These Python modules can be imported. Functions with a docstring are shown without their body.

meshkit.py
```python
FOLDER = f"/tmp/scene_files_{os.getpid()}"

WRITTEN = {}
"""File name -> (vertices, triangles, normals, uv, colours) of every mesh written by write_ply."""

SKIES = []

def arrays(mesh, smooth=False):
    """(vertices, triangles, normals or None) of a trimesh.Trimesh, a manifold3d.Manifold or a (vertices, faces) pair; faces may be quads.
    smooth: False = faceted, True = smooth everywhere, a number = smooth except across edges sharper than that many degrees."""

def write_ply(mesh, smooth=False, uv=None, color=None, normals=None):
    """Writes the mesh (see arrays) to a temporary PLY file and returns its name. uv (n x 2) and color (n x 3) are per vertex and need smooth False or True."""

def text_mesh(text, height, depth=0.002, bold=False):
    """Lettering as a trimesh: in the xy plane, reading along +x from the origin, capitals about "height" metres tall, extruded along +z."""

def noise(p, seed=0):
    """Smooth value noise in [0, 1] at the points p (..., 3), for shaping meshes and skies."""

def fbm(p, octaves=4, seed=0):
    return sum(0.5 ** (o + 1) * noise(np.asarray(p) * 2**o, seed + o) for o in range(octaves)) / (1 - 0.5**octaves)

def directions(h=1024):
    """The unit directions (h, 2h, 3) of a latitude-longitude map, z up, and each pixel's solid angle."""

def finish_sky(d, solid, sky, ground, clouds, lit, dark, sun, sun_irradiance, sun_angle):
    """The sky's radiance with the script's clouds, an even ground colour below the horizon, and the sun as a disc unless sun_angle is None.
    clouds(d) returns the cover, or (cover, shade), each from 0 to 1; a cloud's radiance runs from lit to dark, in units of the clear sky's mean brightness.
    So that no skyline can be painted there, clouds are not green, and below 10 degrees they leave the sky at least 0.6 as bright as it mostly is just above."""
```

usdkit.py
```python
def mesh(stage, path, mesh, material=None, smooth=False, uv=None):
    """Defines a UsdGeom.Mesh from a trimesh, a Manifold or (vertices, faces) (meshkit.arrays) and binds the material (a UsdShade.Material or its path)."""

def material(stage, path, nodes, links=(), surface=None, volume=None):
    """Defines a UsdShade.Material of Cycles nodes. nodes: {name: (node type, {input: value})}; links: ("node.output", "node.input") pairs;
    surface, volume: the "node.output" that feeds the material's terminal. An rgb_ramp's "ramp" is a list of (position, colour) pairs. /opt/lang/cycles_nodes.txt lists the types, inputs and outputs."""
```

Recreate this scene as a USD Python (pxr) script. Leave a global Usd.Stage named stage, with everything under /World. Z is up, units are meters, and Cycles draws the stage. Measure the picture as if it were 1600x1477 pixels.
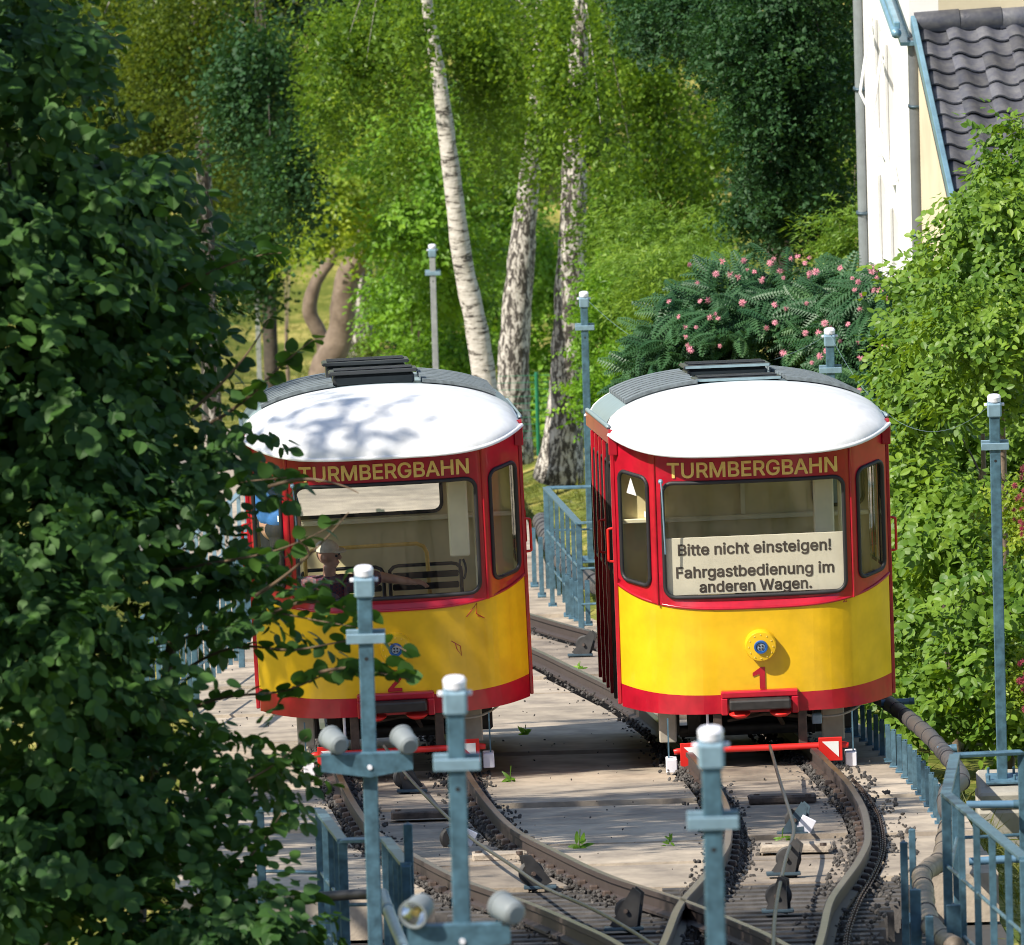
import math, random
import numpy as np, trimesh, usdkit, meshkit
import shapely
from shapely.geometry import Polygon, box as sbox, LineString
from shapely import affinity
from scipy.spatial.transform import Rotation as Rot
from scipy.interpolate import PchipInterpolator, CubicSpline
import manifold3d as m3
from pxr import Usd, UsdGeom, UsdLux, UsdShade, Gf, Sdf, Vt

stage = Usd.Stage.CreateInMemory()
UsdGeom.Xform.Define(stage, '/World'); UsdGeom.Scope.Define(stage, '/World/Looks')
rng = np.random.default_rng(7); random.seed(7)

# ---------------------------------------------------------------- the incline, camera, sky, sun
SL = math.radians(14.0); cS, sS, tS = math.cos(SL), math.sin(SL), math.tan(SL)
D, HC, FPX = 140.0, 5.94, 27300.0          # metres along the incline to the lower cars, eye height over the rails, focal length in photo pixels
PIT, ROLL = math.atan(688 / FPX), math.radians(1.7)
def tw(p):                                  # (across, along the incline, off the incline) -> world
    p = np.asarray(p, float); a, u, n = p[..., 0], p[..., 1] - D, p[..., 2]
    return np.stack([a, u * cS + n * sS, -u * sS + n * cS], -1)
def twv(p):
    p = np.asarray(p, float); return np.stack([p[..., 0], p[..., 1] * cS + p[..., 2] * sS, -p[..., 1] * sS + p[..., 2] * cS], -1)
R_, F_, U_ = np.array([1., 0, 0]), np.array([0, math.cos(PIT), -math.sin(PIT)]), np.array([0, math.sin(PIT), math.cos(PIT)])
EYE = tw([0, 0, HC])
cam = UsdGeom.Camera.Define(stage, '/World/Camera')
ri, up = twv(math.cos(ROLL) * R_ - math.sin(ROLL) * U_), twv(math.sin(ROLL) * R_ + math.cos(ROLL) * U_)
bk = -twv(F_)
cam.AddTransformOp().Set(Gf.Matrix4d(*ri, 0, *up, 0, *bk, 0, *EYE, 1))
cam.CreateHorizontalApertureAttr(36.0); cam.CreateFocalLengthAttr(36.0 * FPX / 1600)
cam.CreateVerticalApertureAttr(36.0 * 945 / 1024)
cam.CreateFStopAttr(14.0); cam.CreateFocusDistanceAttr(141.5)
cam.CreateClippingRangeAttr(Gf.Vec2f(0.5, 20000))
cam.CreateExposureAttr(0.68)
TOSUN = np.array([-0.56, -0.38, 0.735]); TOSUN /= np.linalg.norm(TOSUN)
sky = UsdLux.DomeLight.Define(stage, '/World/sky')
usdkit.material(stage, '/World/Looks/sky', {
    's': ('sky_texture', {'sky_type': 'single_scattering', 'sun_disc': False, 'sun_elevation': math.asin(TOSUN[2]), 'sun_rotation': math.atan2(TOSUN[0], TOSUN[1])}),
    'b': ('background_shader', {'strength': 0.11})}, [('s.color', 'b.color')], surface='b.background')
UsdShade.MaterialBindingAPI.Apply(sky.GetPrim()).Bind(UsdShade.Material.Get(stage, '/World/Looks/sky'))
sky.GetPrim().SetCustomDataByKey('kind', 'structure')
sun = UsdLux.DistantLight.Define(stage, '/World/sun')
sun.CreateIntensityAttr(1.25); sun.CreateAngleAttr(0.5); sun.CreateColorAttr(Gf.Vec3f(1.0, 0.93, 0.82)); sun.CreateNormalizeAttr(True)
z = TOSUN; xx = np.cross([0, 0, 1.], z); xx /= np.linalg.norm(xx); yy = np.cross(z, xx)
sun.AddTransformOp().Set(Gf.Matrix4d(*xx, 0, *yy, 0, *z, 0, 0, 0, 60, 1))

def ray(px, py):
    dx, dy = px - 800.0, py - 738.0; c, s = math.cos(ROLL), math.sin(ROLL)
    return F_ + (dx * c - dy * s) / FPX * R_ - (dx * s + dy * c) / FPX * U_
def G(px, py, n=0.0):                       # where the sight line through a spot of the photograph meets the incline (raised by n)
    d = ray(px, py); t = (n - HC) / d[2]; return np.array([0, 0, HC]) + t * d
def A(px, py, u):                           # the spot at a given distance along the incline
    d = ray(px, py); return np.array([0, 0, HC]) + d * (u / d[1])
def Gw(px, py, n=0.0): return tw(G(px, py, n))
def Aw(px, py, u): return tw(A(px, py, u))
UPT = np.array([0, -sS, cS])                # plumb line in incline coordinates

# ---------------------------------------------------------------- helpers: scene graph
used = {}
def numbered(parent, name):
    k = (parent, name); i = used.get(k, 0); used[k] = i + 1
    return name if i == 0 else f'{name}_{i:03d}'
class Thing:
    def __init__(s, name, label, cat, group=None, loc=(0, 0, 0), rot=None, world=False, kind=None):
        s.path = '/World/' + numbered('', name); s.loc = np.asarray(loc, float); s.world = world; s.name = name
        x = UsdGeom.Xform.Define(stage, s.path); m = np.eye(3) if rot is None else np.asarray(rot)
        s.m = m
        x.AddTransformOp().Set(Gf.Matrix4d(*m[:, 0], 0, *m[:, 1], 0, *m[:, 2], 0, *s.loc, 1))
        p = x.GetPrim()
        if label: p.SetCustomDataByKey('label', label)
        if cat: p.SetCustomDataByKey('category', cat)
        if group: p.SetCustomDataByKey('group', group)
        if kind: p.SetCustomDataByKey('kind', kind)
    def part(s, name, mesh, mat, smooth=False, under=None, label=None, kind=None):
        base = under or s.path
        path = base + '/' + numbered(base, name)
        if s.world:
            if isinstance(mesh, tuple): mesh = (np.asarray(mesh[0]) - s.loc, mesh[1])
            else: mesh = mesh.copy(); mesh.vertices = np.asarray(mesh.vertices) - s.loc
        usdkit.mesh(stage, path, mesh, MAT[mat], smooth)
        p = stage.GetPrimAtPath(path)
        if label: p.SetCustomDataByKey('label', label)
        if kind: p.SetCustomDataByKey('kind', kind)
        return path
def single(name, mesh, mat, label=None, cat=None, group=None, kind=None, smooth=False):
    path = '/World/' + numbered('', name)
    usdkit.mesh(stage, path, mesh, MAT[mat], smooth); p = stage.GetPrimAtPath(path)
    for k, v in (('label', label), ('category', cat), ('group', group), ('kind', kind)):
        if v: p.SetCustomDataByKey(k, v)
    return path
def copy_of(src, name, label, cat, group, loc, rot=None):
    path = '/World/' + numbered('', name); x = UsdGeom.Xform.Define(stage, path); p = x.GetPrim()
    p.GetReferences().AddInternalReference(Sdf.Path(src)); p.SetInstanceable(True)
    m = np.eye(3) if rot is None else np.asarray(rot)
    UsdGeom.Xformable(p).GetOrderedXformOps()[0].Set(Gf.Matrix4d(*m[:, 0], 0, *m[:, 1], 0, *m[:, 2], 0, *np.asarray(loc, float), 1))
    p.SetCustomDataByKey('label', label); p.SetCustomDataByKey('category', cat); p.SetCustomDataByKey('group', group)
    return path
def instancer(base, name, protos, mat, pos, quat, scale, idx, kind=None, label=None, cat=None, top=False):
    """protos: meshes; copies of them at pos (world minus the thing's base)."""
    path = base + '/' + numbered(base if base != '/World' else '', name)
    pi = UsdGeom.PointInstancer.Define(stage, path); rel = pi.CreatePrototypesRel()
    mats = mat if isinstance(mat, (list, tuple)) else [mat] * len(protos)
    for k, pm in enumerate(protos):
        pp = f'{path}/proto_{k}'; usdkit.mesh(stage, pp, pm, MAT[mats[k]], False); rel.AddTarget(pp)
    n = len(pos)
    pi.CreatePositionsAttr(Vt.Vec3fArray.FromNumpy(np.asarray(pos, np.float32)))
    q = np.asarray(quat); pi.CreateOrientationsAttr(Vt.QuathArray([Gf.Quath(float(a[3]), float(a[0]), float(a[1]), float(a[2])) for a in q]))
    sc = np.asarray(scale, np.float32); sc = np.repeat(sc[:, None], 3, 1) if sc.ndim == 1 else sc
    pi.CreateScalesAttr(Vt.Vec3fArray.FromNumpy(sc)); pi.CreateProtoIndicesAttr(Vt.IntArray.FromNumpy(np.asarray(idx, np.int32)))
    p = pi.GetPrim()
    if kind: p.SetCustomDataByKey('kind', kind)
    if label: p.SetCustomDataByKey('label', label)
    if cat: p.SetCustomDataByKey('category', cat)
    return path

# ---------------------------------------------------------------- helpers: shapes
cat_ = trimesh.util.concatenate
def bx(x0, x1, y0, y1, z0, z1, bev=0.0):
    if bev <= 0:
        m = trimesh.creation.box([x1 - x0, y1 - y0, z1 - z0]); m.apply_translation([(x0 + x1) / 2, (y0 + y1) / 2, (z0 + z1) / 2]); return m
    b = min(bev, (x1 - x0) / 2.2, (y1 - y0) / 2.2, (z1 - z0) / 2.2); pts = []
    for X, sx in ((x0, 1), (x1, -1)):
        for Y, sy in ((y0, 1), (y1, -1)):
            for Z, sz in ((z0, 1), (z1, -1)):
                pts += [(X, Y + sy * b, Z + sz * b), (X + sx * b, Y, Z + sz * b), (X + sx * b, Y + sy * b, Z)]
    return trimesh.convex.convex_hull(np.array(pts))
def tube(pts, r, sides=8, caps=True):
    p = np.asarray(pts, float); r = np.broadcast_to(np.asarray(r, float), (len(p),))
    t = np.gradient(p, axis=0); t /= np.linalg.norm(t, axis=1, keepdims=True) + 1e-12
    a = np.cross(t[0], [0, 0, 1.] if abs(t[0][2]) < .9 else [1., 0, 0]); a /= np.linalg.norm(a); fr = []
    for k in range(len(p)):
        a = a - t[k] * (a @ t[k]); a /= np.linalg.norm(a) + 1e-12; fr.append((a, np.cross(t[k], a)))
    ang = np.arange(sides) * 2 * np.pi / sides
    v = np.concatenate([p[k] + r[k] * (np.cos(ang)[:, None] * fr[k][0] + np.sin(ang)[:, None] * fr[k][1]) for k in range(len(p))])
    f = []
    for k in range(len(p) - 1):
        for j in range(sides):
            q = (k * sides + j, k * sides + (j + 1) % sides, (k + 1) * sides + (j + 1) % sides, (k + 1) * sides + j)
            f += [(q[0], q[1], q[2]), (q[0], q[2], q[3])]
    if caps:
        n = len(v); v = np.vstack([v, p[0], p[-1]]); e = (len(p) - 1) * sides
        for j in range(sides): f += [(n, (j + 1) % sides, j), (n + 1, e + j, e + (j + 1) % sides)]
    return trimesh.Trimesh(v, np.array(f), process=False)
def bar(p0, p1, w, h, side=None):
    """a flat bar from p0 to p1, w wide along `side`, h along the third direction"""
    p0, p1 = np.asarray(p0, float), np.asarray(p1, float); d = p1 - p0; L = np.linalg.norm(d); d /= L
    s = np.asarray(side if side is not None else ([0, 0, 1.] if abs(d[2]) < .9 else [1., 0, 0]), float); s = s - d * (s @ d); s /= np.linalg.norm(s); t = np.cross(d, s)
    m = bx(-w / 2, w / 2, -h / 2, h / 2, 0, L, min(w, h) * .12)
    M = np.eye(4); M[:3, 0], M[:3, 1], M[:3, 2], M[:3, 3] = s, t, d, p0; m.apply_transform(M); return m
def cyl(p0, p1, r, n=16, r1=None): return tube([p0, p1], [r, r if r1 is None else r1], n)
def lathe(prof, n=24):                        # profile (r, z)
    return trimesh.creation.revolve(np.asarray(prof, float), sections=n)
def xf(m, M3=None, t=(0, 0, 0)):
    m = m.copy(); M = np.eye(4)
    if M3 is not None: M[:3, :3] = M3
    M[:3, 3] = t; m.apply_transform(M); return m
def spline(pts, n):
    p = np.asarray(pts, float); d = np.r_[0, np.cumsum(np.linalg.norm(np.diff(p, axis=0), axis=1))]
    return PchipInterpolator(d, p, axis=0)(np.linspace(0, d[-1], n))
def rrect(x0, x1, y0, y1, r): return sbox(x0 + r, y0 + r, x1 - r, y1 - r).buffer(r, quad_segs=5)
def tri(poly):
    v, f = trimesh.creation.triangulate_polygon(poly, engine='earcut'); return np.asarray(v), np.asarray(f)
def sheet(poly, step, mapf):
    """polygon (a, z) cut into strips along a, triangulated and mapped to space: bends smoothly"""
    x0, _, x1, _ = poly.bounds; V, Fc, n = [], [], 0
    cuts = np.linspace(x0, x1, max(2, int(math.ceil((x1 - x0) / step)) + 1))
    for c0, c1 in zip(cuts[:-1], cuts[1:]):
        g = poly.intersection(sbox(c0, -99, c1, 99))
        for q in getattr(g, 'geoms', [g]):
            if q.geom_type != 'Polygon' or q.area < 1e-9: continue
            v, f = tri(q); V.append(v); Fc.append(f + n); n += len(v)
    v = np.vstack(V); m = trimesh.Trimesh(mapf(v), np.vstack(Fc), process=False); m.merge_vertices(digits_vertex=5); return m
def lettering(s, h, depth=.004, bold=True): return meshkit.text_mesh(s, h, depth, bold)

# ---------------------------------------------------------------- materials
MAT = {}
def mat(name, nodes, links, surface): MAT[name] = usdkit.material(stage, '/World/Looks/' + name, nodes, links, surface=surface)
def plain(name, col, rough=.5, metal=0., spec=.5, var=.12, scale=6., bump=0., bscale=40., coat=0., obj=False, col2=None, st=None):
    c = np.array(col, float); c2 = np.array(col2, float) if col2 is not None else c * (1 - var * 2)
    n = {'g': ('geometry', {}), 'n': ('noise_texture', {'scale': scale, 'detail': 5.0, 'roughness': .62}),
         'r': ('rgb_ramp', {'ramp': [(.3, tuple(c2)), (.62, tuple(c)), (.85, tuple(np.minimum(c * (1 + var), 1)))]}),
         'p': ('principled_bsdf', {'roughness': rough, 'metallic': metal, 'specular_ior_level': spec, 'coat_weight': coat, 'coat_roughness': .1})}
    l = [('g.position', 'n.vector'), ('n.fac', 'r.fac')]
    if st: n['mp'] = ('mapping', {'scale': st}); l[0] = ('g.position', 'mp.vector'); l.append(('mp.vector', 'n.vector'))
    if obj:
        n['o'] = ('object_info', {}); n['h'] = ('map_range', {'from_min': 0., 'from_max': 1., 'to_min': 1 - obj, 'to_max': 1 + obj}); n['m'] = ('hsv', {})
        l += [('o.random', 'h.value'), ('h.result', 'm.value'), ('r.color', 'm.color'), ('m.color', 'p.base_color')]
    else: l += [('r.color', 'p.base_color')]
    if bump:
        n['n2'] = ('noise_texture', {'scale': bscale, 'detail': 6.0, 'roughness': .65}); n['b'] = ('bump', {'strength': bump, 'distance': .02})
        l += [('g.position', 'n2.vector'), ('n2.fac', 'b.height'), ('b.normal', 'p.normal')]
    mat(name, n, l, 'p.BSDF')
plain('red_paint', (.43, .006, .022), .32, coat=.4, var=.16, scale=5, bump=.06, bscale=10)
plain('red_bright', (.62, .02, .015), .4, var=.08)
plain('yellow_paint', (.78, .47, .012), .30, coat=.4, var=.10, scale=3.5, bump=.06, bscale=7)
plain('white_roof', (.74, .75, .76), .42, var=.12, scale=4, bump=.04, bscale=20)
plain('roof_metal', (.30, .40, .43), .4, metal=.2, var=.15, scale=8)
plain('roof_rib', (.20, .235, .25), .6, var=.25, scale=20)
plain('roof_gap', (.06, .075, .085), .7)
plain('hatch', (.03, .033, .036), .35, var=.2)
plain('gold', (.85, .58, .16), .45, var=.1, scale=30)
plain('rubber', (.018, .018, .02), .55)
plain('cream', (.74, .64, .36), .5, var=.07, scale=4)
plain('cream_light', (.80, .74, .52), .5, var=.05)
plain('board', (.66, .60, .47), .6, var=.05, scale=5)
plain('print', (.06, .045, .035), .6)
plain('white', (.78, .78, .76), .45, var=.05)
plain('lamp_blue', (.02, .10, .32), .35)
plain('lamp_glass', (.30, .36, .42), .12)
plain('black_iron', (.028, .026, .025), .6, var=.3, scale=12)
plain('brown_iron', (.075, .05, .038), .65, var=.3, scale=15)
plain('greybox', (.36, .33, .27), .6, var=.15)
plain('seat_black', (.02, .02, .022), .35, var=.1)
plain('floor_rubber', (.06, .055, .05), .8)
plain('steel', (.085, .175, .235), .45, metal=.2, var=.26, scale=14, bump=.05, bscale=60)
plain('steel_light', (.22, .34, .42), .42, metal=.2, var=.12, scale=14)
plain('steel_dark', (.05, .085, .11), .5, metal=.3, var=.2, scale=12)
plain('insulator', (.74, .74, .80), .3, var=.04)
plain('post_grey', (.34, .36, .36), .5, metal=.2, var=.15, scale=12)
plain('lamp_grey', (.20, .225, .235), .45, var=.12)
plain('reflector', (.85, .87, .9), .08, metal=1.0)
plain('pipe', (.085, .075, .07), .62, var=.35, scale=7, col2=(.055, .05, .05), bump=.1, bscale=30)
plain('pipe_bare', (.21, .165, .12), .6, var=.3, scale=7, bump=.1)
plain('band', (.03, .03, .035), .5)
plain('blue_tube', (.10, .20, .30), .4, var=.15)
plain('rail_side', (.05, .034, .03), .7, var=.35, scale=9, col2=(.04, .028, .024))
plain('rail_head', (.19, .155, .155), .3, metal=.7, var=.2, scale=9)
plain('cable', (.09, .09, .095), .45, metal=.5, var=.3, scale=60)
plain('concrete', (.43, .36, .275), .85, var=.2, scale=2.6, bump=.45, bscale=14, obj=.15, col2=(.21, .175, .14), st=(1., .3, 1.))
plain('concrete_oily', (.33, .27, .205), .8, var=.2, scale=3., bump=.45, bscale=14, obj=.2, col2=(.13, .105, .085), st=(1., .3, 1.))
plain('concrete_block', (.33, .31, .26), .85, var=.15, scale=4, bump=.3)
plain('joint', (.05, .045, .04), .9)
plain('gravel', (.075, .068, .062), .85, var=.3, scale=25, obj=.55)
plain('sleeper', (.095, .085, .078), .8, var=.3, scale=9, bump=.3, obj=.3)
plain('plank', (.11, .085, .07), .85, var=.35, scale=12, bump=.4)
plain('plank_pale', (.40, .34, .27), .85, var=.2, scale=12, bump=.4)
plain('grating', (.12, .15, .17), .5, metal=.3, var=.2, scale=12)
plain('house_white', (.82, .80, .76), .7, var=.03, scale=2)
plain('house_cream', (.62, .54, .38), .8, var=.08, scale=2)
plain('frame_white', (.72, .72, .70), .5, var=.04)
plain('drain', (.15, .16, .17), .45, metal=.2, var=.1)
plain('flashing', (.20, .36, .46), .35, metal=.4, var=.15)
plain('tile', (.10, .102, .112), .42, var=.5, scale=11, bump=.25, bscale=20, obj=.35, col2=(.055, .058, .08))
plain('green_fence', (.012, .16, .075), .5)
plain('bark_brown', (.20, .15, .11), .85, var=.25, scale=5, bump=.6, bscale=14, col2=(.10, .07, .05))
plain('bark_dark', (.075, .06, .045), .9, var=.3, scale=7, bump=.6, bscale=14)
plain('twig', (.13, .085, .05), .8, var=.2, scale=10)
plain('skin', (.52, .30, .21), .5, var=.06)
plain('blue_shirt', (.035, .17, .46), .8, var=.12, scale=14)
plain('navy', (.012, .014, .022), .85, var=.2)
plain('cap_cloth', (.74, .68, .56), .85, var=.12, scale=25)
plain('hair', (.16, .13, .10), .7)
plain('flower', (.75, .30, .36), .7, var=.2, scale=20, obj=.2)
plain('flower_red', (.25, .025, .05), .7, var=.2, scale=20, obj=.3)
plain('asphalt', (.20, .175, .155), .9, var=.12, scale=3)
mat('plaid', {'g': ('texture_coordinate', {}), 's': ('mapping', {'scale': (1, 1, 1)}), 'c': ('checker_texture', {'scale': 44., 'color1': (.16, .02, .03), 'color2': (.02, .02, .06)}),
    'c2': ('checker_texture', {'scale': 9., 'color1': (.3, .22, .22), 'color2': (.06, .02, .04)}), 'm': ('mix_color', {'fac': .4}), 'p': ('principled_bsdf', {'roughness': .85})},
    [('g.object', 's.vector'), ('s.vector', 'c.vector'), ('s.vector', 'c2.vector'), ('c.color', 'm.a'), ('c2.color', 'm.b'), ('m.result', 'p.base_color')], 'p.BSDF')
mat('glass', {'lw': ('layer_weight', {'blend': .5}), 'pw': ('math', {'math_type': 'power', 'value2': 4.0}), 'f': ('math', {'math_type': 'multiply_add', 'value2': .7, 'value3': .03}), 't': ('transparent_bsdf', {'color': (.97, .98, .97)}), 'g': ('glossy_bsdf', {'roughness': .02, 'color': (1, 1, 1)}), 'm': ('mix_closure', {})},
    [('lw.facing', 'pw.value1'), ('pw.value', 'f.value1'), ('f.value', 'm.fac'), ('t.BSDF', 'm.closure1'), ('g.BSDF', 'm.closure2')], 'm.closure')
# birch bark: white with black flecks drawn out sideways, dark and furrowed towards the foot where `fac` says so
def birch(name, dark, st=(2.2, 2.2, 9.0)):
    mat(name, {'g': ('geometry', {}), 'mp': ('mapping', {'scale': st}), 'n': ('noise_texture', {'scale': 1.3, 'detail': 5., 'roughness': .7, 'distortion': .6}),
        'r': ('rgb_ramp', {'ramp': [(0, (.03, .026, .022)), (dark, (.05, .042, .035)), (dark + .06, (.40, .37, .32)), (.74, (.62, .59, .54))]}),
        'n2': ('noise_texture', {'scale': 12., 'detail': 6.}), 'b': ('bump', {'strength': .5, 'distance': .04}), 'p': ('principled_bsdf', {'roughness': .75})},
        [('g.position', 'mp.vector'), ('mp.vector', 'n.vector'), ('n.fac', 'r.fac'), ('g.position', 'n2.vector'), ('n2.fac', 'b.height'), ('b.normal', 'p.normal'), ('r.color', 'p.base_color')], 'p.BSDF')
birch('birch_bark', .405, (3.6, 3.6, 15.0)); birch('birch_bark_rough', .48, (13, 13, 5.0)); birch('birch_bark_dark', .53, (11, 11, 4))
def leafmat(name, dark, mid, light, trans=.35, rough=.45, tint=(1.35, 1.25, .45), nsc=1.2):
    d, m_, l = (tuple(c) for c in (dark, mid, light))
    mat(name, {'o': ('object_info', {}), 'g': ('geometry', {}), 'a': ('math', {'math_type': 'multiply_add', 'value2': .45, 'value3': 0.}), 'a2': ('math', {'math_type': 'multiply_add', 'value2': .55}),
        'n': ('noise_texture', {'scale': nsc, 'detail': 3.}), 'a3': ('math', {'math_type': 'multiply_add', 'value2': .55}), 'a4': ('math', {'math_type': 'subtract', 'value2': .20}),
        'r': ('rgb_ramp', {'ramp': [(0, d), (.5, m_), (.93, l), (1, tuple(np.array(l) * [1.35, 1.15, .8]))]}),
        'tm': ('mix_color', {'blend_type': 'multiply', 'fac': 1., 'b': tint, 'use_clamp': False}),
        'p': ('principled_bsdf', {'roughness': rough, 'specular_ior_level': .35}), 't': ('translucent_bsdf', {}), 'x': ('mix_closure', {'fac': trans})},
        [('o.random', 'a.value1'), ('g.random_per_island', 'a2.value1'), ('a.value', 'a2.value3'), ('g.position', 'n.vector'), ('n.fac', 'a3.value1'), ('a2.value', 'a3.value3'), ('a3.value', 'a4.value1'), ('a4.value', 'r.fac'),
         ('r.color', 'p.base_color'), ('r.color', 'tm.a'), ('tm.result', 't.color'), ('p.BSDF', 'x.closure1'), ('t.BSDF', 'x.closure2')], 'x.closure')
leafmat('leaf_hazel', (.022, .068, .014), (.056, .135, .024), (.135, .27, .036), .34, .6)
leafmat('leaf_birch', (.045, .11, .016), (.165, .28, .03), (.50, .60, .065), .48)
leafmat('leaf_birch_dark', (.04, .085, .014), (.13, .18, .022), (.33, .34, .04), .45)
leafmat('leaf_bright', (.07, .17, .016), (.19, .37, .03), (.46, .62, .055), .48)
leafmat('leaf_lime', (.11, .20, .016), (.29, .38, .03), (.50, .54, .055), .45)
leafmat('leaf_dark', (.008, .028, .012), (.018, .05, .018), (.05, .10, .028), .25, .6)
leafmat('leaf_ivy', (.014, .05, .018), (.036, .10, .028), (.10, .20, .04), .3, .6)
leafmat('leaf_conifer', (.008, .025, .014), (.016, .045, .022), (.035, .075, .03), .15)
leafmat('leaf_mimosa', (.025, .085, .034), (.06, .145, .055), (.14, .25, .07), .35)
leafmat('leaf_shrub', (.07, .16, .02), (.19, .31, .036), (.38, .46, .05), .42)
leafmat('leaf_grass', (.08, .10, .018), (.16, .17, .03), (.30, .25, .06), .35)
mat('ground_grass', {'g': ('geometry', {}), 'n': ('noise_texture', {'scale': .35, 'detail': 6., 'roughness': .65}), 'n3': ('noise_texture', {'scale': 9., 'detail': 4.}), 'mx': ('math', {'math_type': 'multiply_add', 'value2': .4}), 'sb': ('math', {'math_type': 'subtract', 'value2': .2}),
    'r': ('rgb_ramp', {'ramp': [(.3, (.06, .09, .015)), (.48, (.13, .15, .025)), (.62, (.36, .31, .09)), (.8, (.52, .42, .15))]}), 'p': ('principled_bsdf', {'roughness': .95, 'specular_ior_level': .1}), 'b': ('bump', {'strength': .6, 'distance': .06})},
    [('g.position', 'n.vector'), ('g.position', 'n3.vector'), ('n3.fac', 'mx.value1'), ('n.fac', 'mx.value3'), ('mx.value', 'sb.value1'), ('sb.value', 'r.fac'), ('n3.fac', 'b.height'), ('b.normal', 'p.normal'), ('r.color', 'p.base_color')], 'p.BSDF')
# ---------------------------------------------------------------- ground, track bed, rails
def pc(pairs):
    p = np.array(sorted(pairs), float); f = PchipInterpolator(p[:, 0], p[:, 1])
    return lambda u: f(np.clip(u, p[0, 0], p[-1, 0]))
xr = pc([(60, 3.0), (100, 3.25), (118, 3.3), (130, 3.32), (135, 3.29), (140, 3.2), (145, 3.05), (160, 2.15), (170, 1.32), (175, .93), (180, .63), (187, .45), (210, .2), (260, -.6)])
xl = pc([(60, -2.2), (110, -2.3), (125, -2.5), (140, -2.75), (160, -2.95), (175, -3.3), (187, -3.7), (210, -4.0), (260, -4.6)])
cR = pc([(60, .9), (95, 1.05), (105, 1.2), (112, 1.41), (115.5, 1.52), (118.3, 1.67), (121, 1.82), (124.5, 1.96), (129.5, 2.02), (133, 2.0), (137, 1.92), (140, 1.85), (151, 1.5), (160, .95), (165, .6), (172.6, -.2), (185, -1.3), (195, -1.75), (230, -2.3), (260, -2.6)])
cL = pc([(60, .9), (95, 1.05), (105, 1.24), (108, 1.24), (111, 1.08), (113.65, .83), (116.5, .52), (119.8, .09), (123.7, -.27), (127.5, -.57), (132, -.76), (137.5, -.93), (145, -1.12), (155, -1.28), (165, -1.42), (175, -1.6), (185, -1.8), (195, -1.95), (230, -2.3), (260, -2.6)])
def terr(x, u):
    x, u = np.asarray(x, float), np.asarray(u, float)
    near = np.clip((170 - u) / 25, 0, 1); dr = x - xr(u); dl = xl(u) - x
    side = np.where(dr > dl, .12 + .85 * near, .12 + .5 * near); e = np.clip((np.maximum(dr, dl) - .15) / 1.1, 0, 1); e = e * e * (3 - 2 * e)
    n = -(.38 * (1 - e) + side * e)
    b = np.clip((np.maximum(dr, dl) - .6) / 3, 0, 1)
    n = n + b * (meshkit.fbm(np.stack([x * .45, u * .3, x * 0], -1), 4, 3) - .5) * .5
    n = n + np.clip((x - xr(u) - 5) / 30, 0, 1) * 1.5 + np.clip((xl(u) - 5 - x) / 30, 0, 1) * 3.0
    return n
def tpt(x, u, dn=0.):                        # a point on the ground, world; the hill runs out beyond 330 m
    u = np.asarray(u, float); x = np.asarray(x, float); uu = np.minimum(u, 330.); ex = np.maximum(u - 330., 0)
    w = tw(np.stack([x + 0 * u, uu, terr(x, uu) + dn + 0 * x], -1))
    w[..., 1] += ex; w[..., 2] -= 18 * tS * (1 - np.exp(-ex / 18)); return w
xs = np.unique(np.r_[np.linspace(-9, 9, 91), np.linspace(-60, 60, 61), np.linspace(-900, 900, 31)])
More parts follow.
